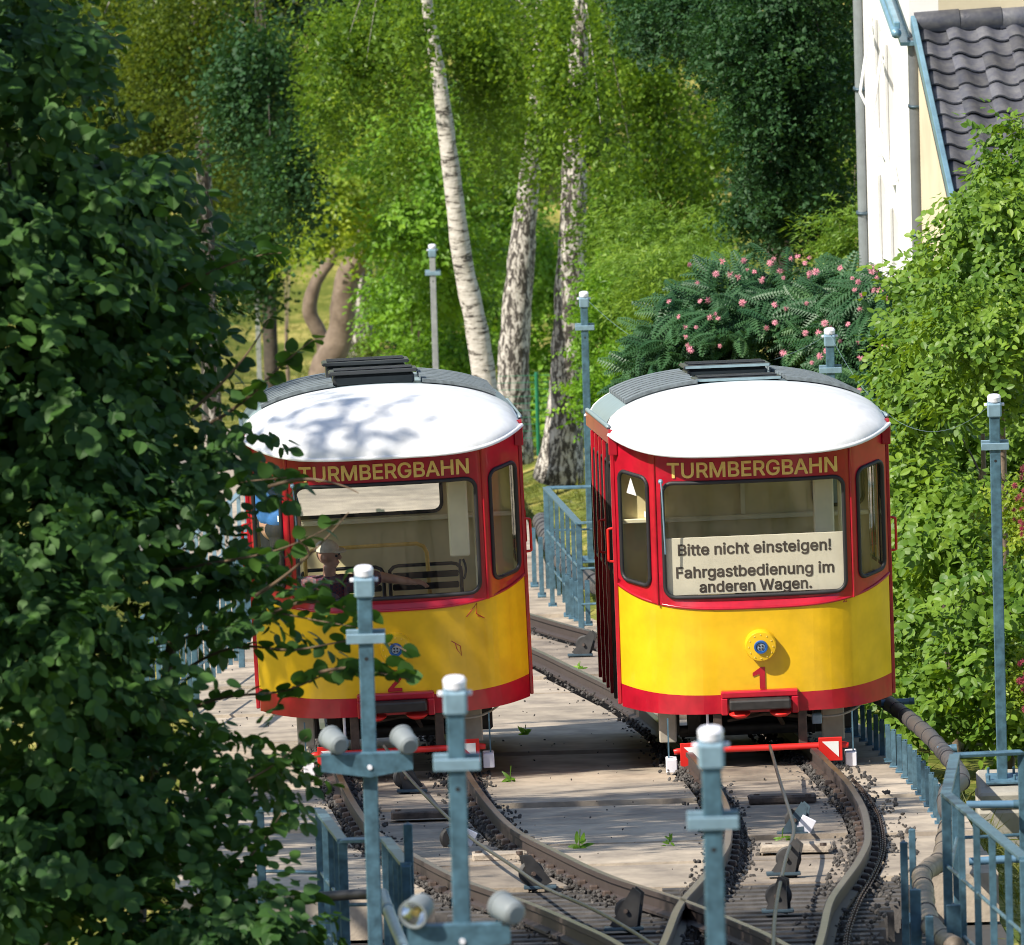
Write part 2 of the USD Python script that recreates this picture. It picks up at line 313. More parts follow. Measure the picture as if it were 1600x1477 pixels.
us = np.unique(np.r_[np.linspace(100, 200, 161), np.linspace(200, 380, 120), np.linspace(0, 100, 30), np.linspace(380, 3000, 20), np.linspace(-40, 0, 4)])
X, Ug = np.meshgrid(xs, us, indexing='ij'); P = tpt(X, Ug).reshape(-1, 3); nu = len(us)
q = (np.arange(len(xs) - 1)[:, None] * nu + np.arange(nu - 1)[None]).ravel()
single('ground', (P, np.stack([q, q + nu, q + nu + 1, q + 1], 1)), 'ground_grass', kind='structure', smooth=True)

bed = Thing('track_bed', None, None, kind='structure', world=True, loc=tw([0, 140, 0]))
def slab(u0, u1, a0, a1, top, th=.34, under=None, m='concrete'):
    uu = np.linspace(u0, u1, 3); v = []
    for n in (top, top - th):
        for u in uu: v += [(a0(u), u, n), (a1(u), u, n)]
    v = np.array(v); k = 6; f = []
    for i in range(2):
        a = 2 * i; f += [(a, a + 1, a + 3), (a, a + 3, a + 2), (k + a, k + a + 3, k + a + 1), (k + a, k + a + 2, k + a + 3), (a, a + 2, k + a + 2), (a, k + a + 2, k + a), (a + 1, k + a + 1, k + a + 3), (a + 1, k + a + 3, a + 3)]
    f += [(0, k, k + 1), (0, k + 1, 1), (4, 5, k + 5), (4, k + 5, k + 4)]
    bed.part('slab' if m != 'sleeper' else 'sleeper', (tw(v), np.array(f)), m)
vU = np.array([(lambda u: (a(u), u, -.36))(u) for u in np.linspace(60, 260, 101) for a in (xl, xr)])
sub = np.array([(2 * i, 2 * i + 1, 2 * i + 3) for i in range(100)] + [(2 * i, 2 * i + 3, 2 * i + 2) for i in range(100)])
bed.part('sub_base', (tw(vU), sub), 'joint')
u = 121.3
while u < 262:
    L = 3.1 + .5 * rng.random() if u < 200 else 6
    c = lambda f, o: (lambda uu: f(uu) + o)
    mid = lambda uu: (cL(uu) + .5 + cR(uu) - .5) / 2
    strips = [(xl, c(cL, -.62)), (c(cL, -.38), c(cL, .38)), (c(cL, .62), c(cR, -.62)), (c(cR, -.38), c(cR, .38)), (c(cR, .62), xr)]
    for k, (a0, a1) in enumerate(strips):
        um = u + L / 2
        if a1(u) - a0(u) < .1 or a1(u + L) - a0(u + L) < .1 or u > 188: continue
        slab(u + .02, u + L - .13, c(a0, .012), c(a1, -.012), -.008 + rng.uniform(-.03, .016), m='concrete_oily' if k in (1, 3) else 'concrete')
    if u >= 188: slab(u + .02, u + L - .04, xl, xr, -.01)
    u += L
# open deck nearer than the slabs: cross sleepers over a dark gap
for u in np.arange(100.2, 121.2, .56):
    e = rng.uniform(-.03, .03)
    a0, a1 = min(cL(u), cR(u)) - .85, max(cL(u), cR(u)) + .85
    if a1 - a0 > 3.4 or u > 113.5:
        ml = (cL(u) + cR(u)) / 2
        slab(u, u + .27, lambda q: a0 + e, lambda q: min(cL(u) + .86, ml - .05), -.03, .2, m='sleeper'); slab(u, u + .27, lambda q: max(cR(u) - .86, ml + .05), lambda q: a1 + e, -.03, .2, m='sleeper')
    else: slab(u, u + .27, lambda q: a0 + e, lambda q: a1 + e, -.03, .2, m='sleeper')

prof = np.array([(-.029, .13), (.029, .13), (.029, .10), (.010, .085), (.010, .025), (.06, .01), (.06, -.01), (-.06, -.01), (-.06, .01), (-.010, .025), (-.010, .085), (-.029, .10)])
def rail(name, xf_, u0, u1, label, group=None):
    uu = np.arange(u0, u1, .8); x = np.array([float(xf_(u)) for u in uu]); c = np.stack([x, uu, 0 * x], -1); t = np.gradient(c, axis=0); t /= np.linalg.norm(t, axis=1)[:, None]
    s = np.stack([t[:, 1], -t[:, 0], 0 * x], -1); base = tw(c[len(c) // 2])
    T = Thing(name, label, 'rail', group, loc=base, world=True)
    def ext(pr, closed=True):
        k = len(pr); v = c[:, None] + s[:, None] * pr[None, :, :1] + np.array([0, 0, 1.]) * pr[None, :, 1:]; f = []
        for i in range(len(c) - 1):
            for j in range(k): q = (i * k + j, i * k + (j + 1) % k, (i + 1) * k + (j + 1) % k, (i + 1) * k + j); f.append(q)
        return tw(v.reshape(-1, 3)), np.array(f)
    T.part('web', ext(prof), 'rail_side'); T.part('running_surface', ext(np.array([(-.023, .1335), (.023, .1335), (.023, .128), (-.023, .128)])), 'rail_head')
    n = 0
    for i in np.arange(2, len(uu) - 1, 1):
        if 119 < uu[i] < 136 and n < 60:
            m = cat_([bx(sg * .05 - .03, sg * .05 + .03, -.05, .05, 0, .045, .01) for sg in (-1, 1)]); M = np.stack([s[i], t[i], [0, 0, 1.]], 1); v = m.vertices @ M.T + c[i]
            T.part('rail_clip', (tw(v), m.faces), 'brown_iron'); n += 1
o = lambda f, d: (lambda u: f(u) + d)
rail('rail', o(cR, .5), 104, 215, 'outer running rail that bends round under the right wheel of the right car')
rail('rail', o(cR, -.5), 106.5, 215, 'curved rail under the left wheel of the right car, crossing over the other track')
rail('rail', o(cL, .5), 109.2, 215, 'long curved rail from the right wheel of the left car across the foreground')
rail('rail', o(cL, -.5), 104, 215, 'rail under the left wheel of the left car, sweeping to the bottom edge')

# ballast beside the rails
stone = trimesh.creation.icosphere(subdivisions=0); stone.vertices *= np.array([1, .8, .6])
stone2 = trimesh.creation.icosphere(subdivisions=0); stone2.vertices = stone2.vertices * np.array([.9, 1.1, .55]) + rng.normal(0, .12, stone2.vertices.shape)
ps = []; small = set()
for f, sides in ((o(cR, .5), 1.25), (o(cR, -.5), 1.0), (o(cL, .5), 1.0), (o(cL, -.5), 1.0)):
    for k in range(3600):
        u = rng.uniform(119, 150) if k < 2800 else (rng.uniform(150, 190) if k < 3450 else rng.uniform(107, 119)); w = rng.normal(0, .10) * (1.3 if sides > 1 else 1); w = np.clip(w, -.24, .26)
        if abs(w) < .045: w = math.copysign(.05 + abs(w), w)
        ps.append((f(u) + w, u, -.02 + rng.uniform(-.02, .05) * (1 - abs(w) / .3)))
for k in range(420):
    u = rng.uniform(121.5, 175); a_ = rng.uniform(0, 1); ps.append((xl(u) + (xr(u) - .35 - xl(u)) * a_, u, .0)); small.add(len(ps) - 1)
for k in range(160):
    u = rng.uniform(110, 139); ps.append((cR(u) + .5 + .30 + .03 * math.sin(u * 3) + rng.normal(0, .02), u, .012))
ps = np.array(ps); nq = len(ps)
instancer('/World', 'gravel', [stone, stone2], 'gravel', tw(ps), Rot.random(nq, random_state=3).as_quat(), rng.uniform(.009, .025, nq) * np.array([.5 if i in small else 1. for i in range(nq)]), rng.integers(0, 2, nq), kind='stuff', label='dark ballast stones lying along both sides of the rails', cat='gravel')
# cross timbers between the rails
def timber(px0, px1, py, h, m, label):
    a, b = G(px0, py), G(px1, py); T = Thing('timber', label, 'timber', world=True, loc=tw(a))
    v = bx(a[0], b[0], a[1] - .22, a[1] + .22, -.005, h, .012); v.vertices += rng.normal(0, .004, v.vertices.shape); T.part('plank', (tw(v.vertices), v.faces), m)
    for t in (.12, .88):
        c = a + (b - a) * t; w = cyl([c[0], c[1], h - .01], [c[0], c[1], h + .012], .025, 8); T.part('bolt', (tw(w.vertices), w.faces), 'brown_iron')
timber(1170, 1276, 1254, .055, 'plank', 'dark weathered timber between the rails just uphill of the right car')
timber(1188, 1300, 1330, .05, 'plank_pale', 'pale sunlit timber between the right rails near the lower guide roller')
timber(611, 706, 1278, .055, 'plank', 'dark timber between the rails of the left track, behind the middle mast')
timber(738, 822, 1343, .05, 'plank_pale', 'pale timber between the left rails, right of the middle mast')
# haulage cables and their slanted guide rollers
def cable(pts, label):
    T = Thing('haulage_cable', label, 'cable', world=True, loc=Gw(*pts[0][:2]))
    T.part('rope', tube(spline([Gw(a, b, n) for a, b, n in pts], 60), .013, 7), 'cable', True)
cable([(1203, 1165, .28), (1217, 1215, .22), (1239, 1285, .2), (1227, 1345, .2), (1216, 1395, .2), (1210, 1440, .2), (1208, 1490, .2), (1209, 1560, .2)], 'steel haulage cable running uphill from under the right car')
cable([(600, 1165, .28), (627, 1200, .22), (684, 1262, .2), (740, 1312, .2), (800, 1352, .2), (850, 1386, .2), (930, 1422, .2), (985, 1453, .2), (1040, 1490, .2), (1100, 1540, .2)], 'steel haulage cable running uphill from under the left car')
def roller(px, py, lean, sc, label, plate=None):
    b = G(px, py); T = Thing('guide_roller', label, 'cable roller', 'slanted cable guide rollers', loc=tw(b), rot=np.stack([twv([1, 0, 0]), twv([0, 1, 0]), twv([0, 0, 1.])], 1))
    R = Rot.from_euler('yz', [lean, -12 if lean > 0 else 12], degrees=True).as_matrix()
    pl = trimesh.creation.extrude_polygon(Polygon([(-.07 * sc, 0), (.10 * sc, 0), (.05 * sc, .25 * sc), (-.01, .27 * sc)]), .014); pl.apply_transform(trimesh.transformations.rotation_matrix(math.pi / 2, [1, 0, 0]))
    for y in (-.045, .06): T.part('side_plate', xf(pl, R, R @ np.array([0, y, .0])), 'steel_dark' if plate else 'black_iron')
    wheel = lathe([(.0, -.03), (.075, -.03), (.088, -.022), (.06, 0), (.088, .022), (.075, .03), (.0, .03)], 20); T.part('wheel', xf(wheel, R @ Rot.from_euler('x', 90, degrees=True).as_matrix(), R @ np.array([0, .0, .12 * sc])), 'black_iron', 30)
    T.part('foot_plate', bx(-.11 * sc, .13 * sc, -.13, .13, -.004, .018, .005), 'steel_dark'); T.part('axle', xf(cyl([0, -.09, 0], [0, .09, 0], .015, 8), R, R @ np.array([0, 0, .12 * sc])), 'brown_iron')
    if plate: T.part('guard_plate', xf(bx(-.055, .055, -.006, .006, 0, .12, .003), Rot.from_euler('xy', [20, 28], degrees=True).as_matrix(), (.09 * sc, -.06, .02)), plate)
roller(1236, 1303, 24, .95, 'slanted guide roller with a white guard plate, nearest the right car', 'insulator')
roller(1222, 1366, 24, 1.0, 'dark slanted guide roller beside the pale timber on the right track')
roller(1213, 1424, 10, .9, 'guide roller on the open sleepers between the right rails')
roller(905, 1024, 30, 1.0, 'slanted guide roller on the far track in the gap between the cars')
roller(642, 1236, -24, 1.0, 'slanted guide roller in the shadow just in front of the left car')
roller(714, 1322, -30, .6, 'small roller with a white guard plate left of the middle mast', 'insulator')
roller(842, 1387, -26, .95, 'dark slanted guide roller halfway along the left track')
roller(972, 1452, 20, 1.1, 'tall dark guide roller on the open sleepers at the bottom of the left track')
# a drag chain beside the outer rail
ch = Thing('drag_chain', 'thin rusty chain lying along the outside of the curved right rail', 'chain', world=True, loc=Gw(1378, 1320))
cpts = spline([Gw(a, b, .02) for a, b in ((1332, 1218), (1352, 1240), (1370, 1268), (1378, 1300), (1379, 1325), (1372, 1352), (1358, 1380), (1343, 1405), (1333, 1430), (1325, 1455), (1322, 1480))], 150)
lk = []
for i in range(len(cpts) - 1):
    d = cpts[i + 1] - cpts[i]; c = (cpts[i] + cpts[i + 1]) / 2; w = np.array([.016, 0, 0]) if i % 2 else np.array([0, 0, .014])
    lk.append(tube([c - d * .6 - w, c + d * .6 - w, c + d * .6 + w, c - d * .6 + w, c - d * .6 - w], .006, 5))
ch.part('links', cat_(lk), 'brown_iron', kind='stuff')

# ---------------------------------------------------------------- right-hand pipe, its posts, railings, masts
PB = np.stack([np.eye(3)[0], np.eye(3)[1], np.eye(3)[2]], 1)
def post_mesh(h=.30):
    return cat_([bx(-.03, .03, -.028, -.022, 0, h), bx(-.03, .03, .022, .028, 0, h), bx(-.003, .003, -.022, .022, 0, h), bx(-.05, .05, -.05, .05, 0, .012, .003)])
pm = Thing('pipe_post', 'short grey steel post of the row that carries the lagged pipe right of the tracks', 'post', 'short steel posts along the pipe', loc=tw([xr(127.0) - .24, 127.0, 0]))
pm.part('web', cat_([bx(-.003, .003, -.022, .022, 0.012, .30), bx(-.035, .035, -.05, .05, 0, .012, .003)]), 'steel'); pm.part('flange', bx(-.019, .019, -.029, -.0225, .012, .30, .001), 'steel'); pm.part('flange', bx(-.019, .019, .0225, .029, .012, .30, .001), 'steel')
for u in np.r_[np.arange(128, 151, 1.02)]:
    copy_of(pm.path, 'pipe_post', 'short grey steel post of the row that carries the lagged pipe right of the tracks', 'post', 'short steel posts along the pipe', tw([xr(u) - .24, u, 0]), Rot.from_euler('z', rng.uniform(-8, 8), degrees=True).as_matrix())
for u, h in ((187.2, 1.7), (183.7, 1.7), (180.3, 1.7), (177.4, 1.15), (176.7, 1.1), (176.0, 1.1), (174.6, 1.2), (173, 1.15), (171.6, 1.1), (170, 1.1)):
    copy_of(pm.path, 'pipe_post', 'steel post of the distant row seen between the two cars', 'post', 'posts between the cars', tw([xr(u) - .24, u, 0]), np.diag([1.3, 1.3, h * 1.25]))
def pipeline(pts, r, label, m='pipe', bands=None, name='lagged_pipe'):
    w = spline(pts, 70); T = Thing(name, label, 'pipe', world=True, loc=w[0]); rr = r * (1 + .05 * np.sin(np.arange(70) * 1.3) + rng.normal(0, .03, 70))
    T.part('lagging', tube(w, rr, 14), m, True)
    if bands:
        k = 0
        for i in range(2, 68, bands):
            d = w[i + 1] - w[i]; d /= np.linalg.norm(d); T.part('strap', tube([w[i] - d * .02, w[i] + d * .02], r * 1.1, 14), 'band', 40)
    return T
pp = lambda L, n: [Gw(a, b, n) for a, b in L]
pipeline([tw([xr(u) - .06, u, .33]) for u in np.arange(171, 127, -2)] + pp([(1480, 1238), (1482, 1270)], .32), .062, 'dark lagged pipe on short posts, running from behind the right car to the railing', bands=2)
pipeline(pp([(1482, 1290), (1477, 1312), (1469, 1345), (1450, 1358), (1440, 1370), (1444, 1395), (1445, 1416), (1452, 1441), (1470, 1462), (1492, 1480)], .28), .065, 'jointed brown pipe bending down beside the right railing', 'pipe_bare', bands=7)
pipeline([tw([xr(u) + .02, u, .33]) for u in np.arange(200, 169, -2)], .10, 'thick grey pipe on posts in the gap between the two cars', 'pipe', bands=3)
def rod(px, label, n=.35, r=.026, m='blue_tube'):
    u_ = G(*px[0], n)[1]; a, b = Aw(*px[0], u_), Aw(*px[1], u_); T = Thing('cross_tube', label, 'tube', world=True, loc=a); T.part('pipe', tube([a, b], r, 14), m, 40); d = (b - a) / np.linalg.norm(b - a); T.part('end_collar', tube([b - d * .03, b + d * .015], r * 1.12, 14), 'steel', 40)
rod([(1377, 1098), (1426, 1095)], 'pale blue tube end sticking out behind the right car')
rod([(1465, 1172), (1492, 1169)], 'short dark blue tube beside the lagged pipe at the railing', .35, .03)
rod([(1510, 1257), (1590, 1256)], 'blue tube crossing behind the right railing below the mast foot', .3, .027)
rod([(1514, 1346), (1594, 1341)], 'lower blue tube crossing behind the right railing', .3, .027)

def railing(name, tops, label, h=1.05, sp=.14, mids=(.45, .8), balu=True, m='steel', side=1):
    """tops: points on the hand rail (world); everything hangs plumb from it"""
    tops = [np.asarray(t, float) for t in tops]; T = Thing(name, label, 'railing', world=True, loc=tops[0] - [0, 0, h])
    for a, b in zip(tops[:-1], tops[1:]):
        T.part('hand_rail', bar(a, b, .022, .07, [0, 0, 1.]), m)
        L = np.linalg.norm(b - a); k = max(1, int(L / sp))
        for f in mids: T.part('mid_rail', tube([a - [0, 0, h * f], b - [0, 0, h * f]], .012, 8), m, 40)
        for i in range(1, k):
            p = a + (b - a) * i / k; T.part('baluster', bar(p - [0, 0, .012], p - [0, 0, h], .012, .042, b - a), m)
    for t in tops: T.part('post', bx(t[0] - .03, t[0] + .03, t[1] - .03, t[1] + .03, t[2] - h - .25, t[2] - .005, .005), m)
    return T
def rp(L): return [Aw(a, b, u) for a, b, u in L]
railing('railing', rp([(1478, 1240, 109.0), (1601, 1341, 101.5)]), 'blue-grey steel railing with flat bars slanting down the bottom right corner', sp=1.35)
railing('railing', rp([(1478, 1242, 111.2), (1492, 1180, 117), (1597, 1175, 117.2)]), 'steel frame railing round the platform at the foot of the right mast', sp=9, mids=(.55,))
railing('railing', rp([(1010, 758, 187), (853, 762, 187), (904, 817, 173.5), (940, 815, 173)]), 'steel railing far behind in the gap between the two cars', sp=2.05)
railing('railing', rp([(405, 1264, 113.2), (499, 1266, 113), (535, 1313, 108.8), (603, 1311, 108.6), (634, 1350, 104)]), 'steel stair railing at the lower left, half hidden by leaves', sp=1.0, mids=(.4, .75))
railing('railing', rp([(225, 965, 150), (300, 905, 158), (372, 860, 166), (404, 800, 172)]), 'grey railing glimpsed through the leaves left of the left car', sp=.9)
railing('railing', rp([(250, 885, 176), (385, 760, 188)]), 'farther grey railing glimpsed above the first one through the leaves', sp=1.2, m='steel_light')
def flat_post(px, py, u, L, w, label, lean=0):
    t = Aw(px, py, u); T = Thing('steel_upright', label, 'upright', world=True, loc=t - [0, 0, L])
    T.part('flange', bx(t[0] - w / 2, t[0] + w / 2, t[1], t[1] + .02, t[2] - L, t[2], .004), 'steel'); T.part('web', bx(t[0] - .01, t[0] + .01, t[1] + .0205, t[1] + .12, t[2] - L, t[2] - .02, .003), 'steel_dark')
    T.part('foot_plate', bx(t[0] - w, t[0] + w, t[1] - .06, t[1] + .15, t[2] - L - .012, t[2] - L - .001, .003), 'steel')
flat_post(1412, 1316, 113, .75, .05, 'tall narrow steel upright standing left of the jointed pipe'); flat_post(1425, 1296, 116, .62, .045, 'thin steel upright behind the taller one left of the jointed pipe')
flat_post(1430, 1390, 109, .6, .07, 'wide steel upright right in front of the jointed pipe'); flat_post(1490, 1414, 107, .5, .09, 'short broad steel upright at the foot of the right railing'); flat_post(1452, 1432, 106.5, .4, .05, 'low steel upright among the pipes at the bottom right')
flat_post(637, 1288, 104, 1.0, .055, 'dark flat steel upright between the left and middle masts')
T = Thing('handrail_tube', 'curved pale tube descending right of the left mast', 'tube', world=True, loc=Aw(600, 1398, 104)); T.part('tube', tube(spline(rp([(598, 1396, 104), (606, 1420, 103), (618, 1450, 102), (632, 1485, 101), (640, 1520, 100)]), 24), .035, 12), 'steel_light', True)
T.part('collar', tube(rp([(606, 1420, 103), (607, 1424, 102.9)]), .041, 12), 'steel', True)
T = Thing('black_hose', 'short black hose lying across the lower left railing', 'hose', world=True, loc=Aw(518, 1400, 108.5)); T.part('hose', tube(spline(rp([(455, 1402, 109.2), (518, 1400, 108.4), (570, 1397, 108.2), (600, 1400, 108)]), 20), .032, 12), 'rubber', True)
T.part('clamp', tube(rp([(520, 1400, 108.4), (526, 1400, 108.4)]), .037, 12), 'steel', True)

tops = []; small = set()
def mast(px, py, label, arm=None, h=3.1, m='steel'):
    b = G(px, py, h * cS) - UPT * h; T = Thing('mast', label, 'mast', None, loc=tw(b))
    T.part('post', bx(-.041, .041, -.041, .041, -.4, h - .17, .006), m); T.part('bracket', bx(-.055, .055, -.055, .055, h - .17, h - .055, .012), 'steel_light', under=None)
    T.part('insulator', lathe([(0, h - .055), (.04, h - .055), (.052, h - .045), (.054, h - .012), (.045, h), (0, h)], 20), 'insulator', 35)
    for sg in (-1, 1): T.part('wing_bolt', bx(sg * .0545 if sg > 0 else -.078, .078 if sg > 0 else -.0545, -.012, .012, h - .085, h - .065, .003), 'insulator')
    T.part('cross_plate', cat_([bx(-.108, .108, -.056, -.0415, h - .43, h - .375, .003), bx(-.108, .108, .0415, .056, h - .43, h - .375, .003)]), 'steel_light')
    T.part('bolt_hole', cyl([0, -.0412, h - .52], [0, -.0425, h - .52], .011, 12), 'rubber'); T.part('foot_plate', bx(-.13, .13, -.13, .13, -.02, 0, .004), 'steel')
    if arm:
        z = arm['z']; w0, w1 = arm['x']
        pl = trimesh.creation.extrude_polygon(Polygon([(w0, -.05), (w0, .045), (w1, .045), (w1, -.05), (.0, -.09)]), .05); pl.apply_transform(trimesh.transformations.rotation_matrix(math.pi / 2, [1, 0, 0])); pl.apply_translation([0, -.042, z])
        T.part('lamp_arm', pl, 'steel'); T.part('arm_bolt', cyl([0, -.09, z - .03], [0, -.1, z - .03], .014, 12), 'insulator')
        for x, zz, yaw, pit in arm['lamps']:
            R = Rot.from_euler('zx', [yaw, pit], degrees=True).as_matrix(); o = np.array([x, -.07, z + zz])
            body = lathe([(0, -.09), (.045, -.09), (.062, -.075), (.069, -.045), (.071, .05), (.078, .055), (.078, .072), (.068, .072), (.066, .058)], 28)
            S = R @ Rot.from_euler('x', 90, degrees=True).as_matrix() * .88
            fl = T.part('floodlight', xf(body, S, o), 'lamp_grey', 35)
            T.part('reflector', xf(lathe([(0, -.01), (.025, .0), (.05, .03), (.065, .056)], 24), S, o), 'reflector', True, under=fl); T.part('lens', xf(lathe([(0, .062), (.067, .062)], 24), S, o), 'glass', under=fl)
            T.part('bulb', xf(lathe([(0, .03), (.012, .025), (.012, .0), (0, 0)], 12), S, o), 'gold', True, under=fl)
            T.part('lamp_foot', bx(x - .025, x + .025, -.09, -.05, z + .046, z + zz - .07, .005), 'black_iron')
    tops.append(tw(b) + [0, 0, h]); return T
m912 = mast(912, 456, 'steel mast between the two cars, in front of the rightmost birch trunk')
m1296 = mast(1296, 513, 'short-looking steel mast showing above the roof of the right car, before the pink flowers')
m1553 = mast(1553, 617, 'steel mast standing on a concrete block before the bright right-hand shrub')
m675 = mast(675, 382, 'pale steel mast left of the leaning birch, farthest away', m='post_grey')
m568 = mast(568, 885, 'steel mast in front of the left car, with a lamp arm low down', dict(z=2.0, x=(-.27, .24), lamps=[(-.19, .12, 205, 8), (.20, .11, 200, 12)]))
m710 = mast(710, 1058, 'steel mast in the middle foreground with two floodlights on its arm', dict(z=1.9, x=(-.25, .22), lamps=[(-.2, .12, -22, 6), (.21, .11, 212, 8)]))
m1112 = mast(1110, 1137, 'blurred nearest steel mast in front of the right car')
m398 = mast(397, 330, 'slim pale mast at the edge of the left foliage above the left car', m='post_grey')
def wire(a, b, sag, label):
    T = Thing('overhead_wire', label, 'wire', world=True, loc=a); t = np.linspace(0, 1, 24)[:, None]; p = a + (b - a) * t; p[:, 2] -= sag * 4 * (t * (1 - t))[:, 0]; T.part('strand', tube(p, .0016, 5), 'steel_light', True)
    for e, k in ((p[0], p[1]), (p[-1], p[-2])): T.part('end_clamp', tube([e, e + (k - e) / np.linalg.norm(k - e) * .06], .007, 6), 'steel')
dz = np.array([0, 0, -.05])
wire(tops[0] + dz, tops[1] + dz, .55, 'thin wire from the mast between the cars to the one above the right car'); wire(tops[1] + dz, tops[2] + dz, .55, 'thin wire from the mast above the right car to the mast by the shrub')
b = G(1570, 1222); T = Thing('concrete_block', 'concrete block under the mast beside the right railing', 'block', loc=tw([b[0], 136.6, 0]))
T.part('base', bx(-.2, .24, -.35, .35, -1.2, -.17, .02), 'concrete_block'); T.part('top_slab', bx(-.19, .23, -.34, .34, -.168, -.03, .02), 'concrete_block')
for sx in (-1, 1):
    for sy in (-1, 1): T.part('anchor_bolt', cyl([sx * .1, sy * .1, -.02], [sx * .1, sy * .1, .05], .012, 6), 'steel')
# ---------------------------------------------------------------- the two funicular cars
YF, YR = .45, 7.35
def sh(p):
    p = np.array(p, float); p[..., 2] = p[..., 2] - tS * np.clip(p[..., 1] - YF, 0, YR - YF); return p
def shm(m): m = m.copy(); m.vertices = sh(m.vertices); return m
fx = np.linspace(0, .78, 9); half = [(x, .06 * (x / .78) ** 4) for x in fx] + [(.78 + .305 * t, .06 + .39 * t ** 1.18) for t in np.linspace(.12, 1, 8)]
BH = 1.085                                  # half width of the body
def curve_of(half):
    c = np.array([(-x, y) for x, y in half[:0:-1]] + half); a = np.r_[0, np.cumsum(np.linalg.norm(np.diff(c, axis=0), axis=1))]; a -= a[len(a) // 2]
    n = np.gradient(c, axis=0); n = np.stack([n[:, 1], -n[:, 0]], 1); n /= np.linalg.norm(n, axis=1)[:, None]; return c, a, n
belly = curve_of([(x, -.05 + .5 * (x / BH) ** 4) for x in BH * np.sin(np.linspace(0, 1, 20) * math.pi / 2)])
fc = np.array([(-x, y) for x, y in half[:0:-1]] + half); fa = np.r_[0, np.cumsum(np.linalg.norm(np.diff(fc, axis=0), axis=1))]; fa -= fa[len(fa) // 2]; AE = fa[-1]
fn = np.gradient(fc, axis=0); fn = np.stack([fn[:, 1], -fn[:, 0]], 1); fn /= np.linalg.norm(fn, axis=1)[:, None]
def front_map(off=0., rear=False, C=None):
    fc_, fa_, fn_ = C or (fc, fa, fn)
    def f(v):
        a = v[:, 0]; x, y = np.interp(a, fa_, fc_[:, 0]), np.interp(a, fa_, fc_[:, 1]); nx, ny = np.interp(a, fa_, fn_[:, 0]), np.interp(a, fa_, fn_[:, 1])
        x, y = x + nx * off, y + ny * off
        if rear: x, y = -x, 7.8 - y
        return sh(np.stack([x, y, v[:, 1]], 1))
    return f
def side_map(sg, off=0.): return lambda v: sh(np.stack([0 * v[:, 0] + sg * (BH + off), v[:, 0], v[:, 1]], 1))
def band(f0, f1, a0, a1, k=25):
    t = np.linspace(a0, a1, k); return Polygon(list(zip(t, [f0(x) for x in t])) + list(zip(t[::-1], [f1(x) for x in t[::-1]])))
zb = lambda a: .465 - .05 * (abs(a) / AE) ** 2; zl = lambda a: .62 - .015 * (abs(a) / AE) ** 2; zu = lambda a: 1.335 + .10 * (abs(a) / AE) ** 2.6
ztop = lambda a: 2.70
win_c = rrect(-.725, .725, 1.425, 2.375, .085); win_r = rrect(.865, 1.215, 1.50, 2.40, .07); win_r = win_r.difference(Polygon([(.8, 2.3), (.8, 2.6), (1.02, 2.6)])).buffer(-.02).buffer(.02); win_l = affinity.scale(win_r, -1, 1, origin=(0, 0))
side_wins = [rrect(y, y + .98, 1.50, 2.42, .06) for y in (.62, 1.78, 2.94, 4.10, 5.26)] + [rrect(6.42, 7.2, 1.50, 2.42, .06)]
def ring(poly, mp, r, n=90):
    c = np.asarray(poly.exterior.segmentize(.06).coords)[:-1]; v = mp(c); m = len(v); t = np.roll(v, -1, 0) - np.roll(v, 1, 0); t /= np.linalg.norm(t, axis=1)[:, None]; ctr = v.mean(0)
    nb = np.cross(v - ctr, t); nb = np.mean(nb, 0); nb /= np.linalg.norm(nb); a = np.cross(t, nb); V = []; K = 7
    for k in range(K): V.append(v + r * (math.cos(2 * math.pi * k / K) * a + math.sin(2 * math.pi * k / K) * nb))
    V = np.concatenate(V); F = [(k * m + i, k * m + (i + 1) % m, ((k + 1) % K) * m + (i + 1) % m, ((k + 1) % K) * m + i) for k in range(K) for i in range(m)]
    return V, np.array(F)
def roofH(x): return 2.70 + .355 * np.clip(1 - np.abs(x / 1.117) ** 2.2, 0, 1) ** .5
def letters(s, width, x0, z, yoff, h=None, step=True):
    m = lettering(s, .1); b = m.bounds; k = width / (b[1, 0] - b[0, 0]); m.apply_translation([-(b[0, 0] + b[1, 0]) / 2, -b[0, 1] * 0, 0])
    kz = k if h is None else h / .1
    v = np.asarray(m.vertices); x = v[:, 0] * k + x0; y = np.interp(x, fc[:, 0], fc[:, 1]) - yoff - v[:, 2]; m.vertices = np.stack([x, y, z + v[:, 1] * kz], 1); return m
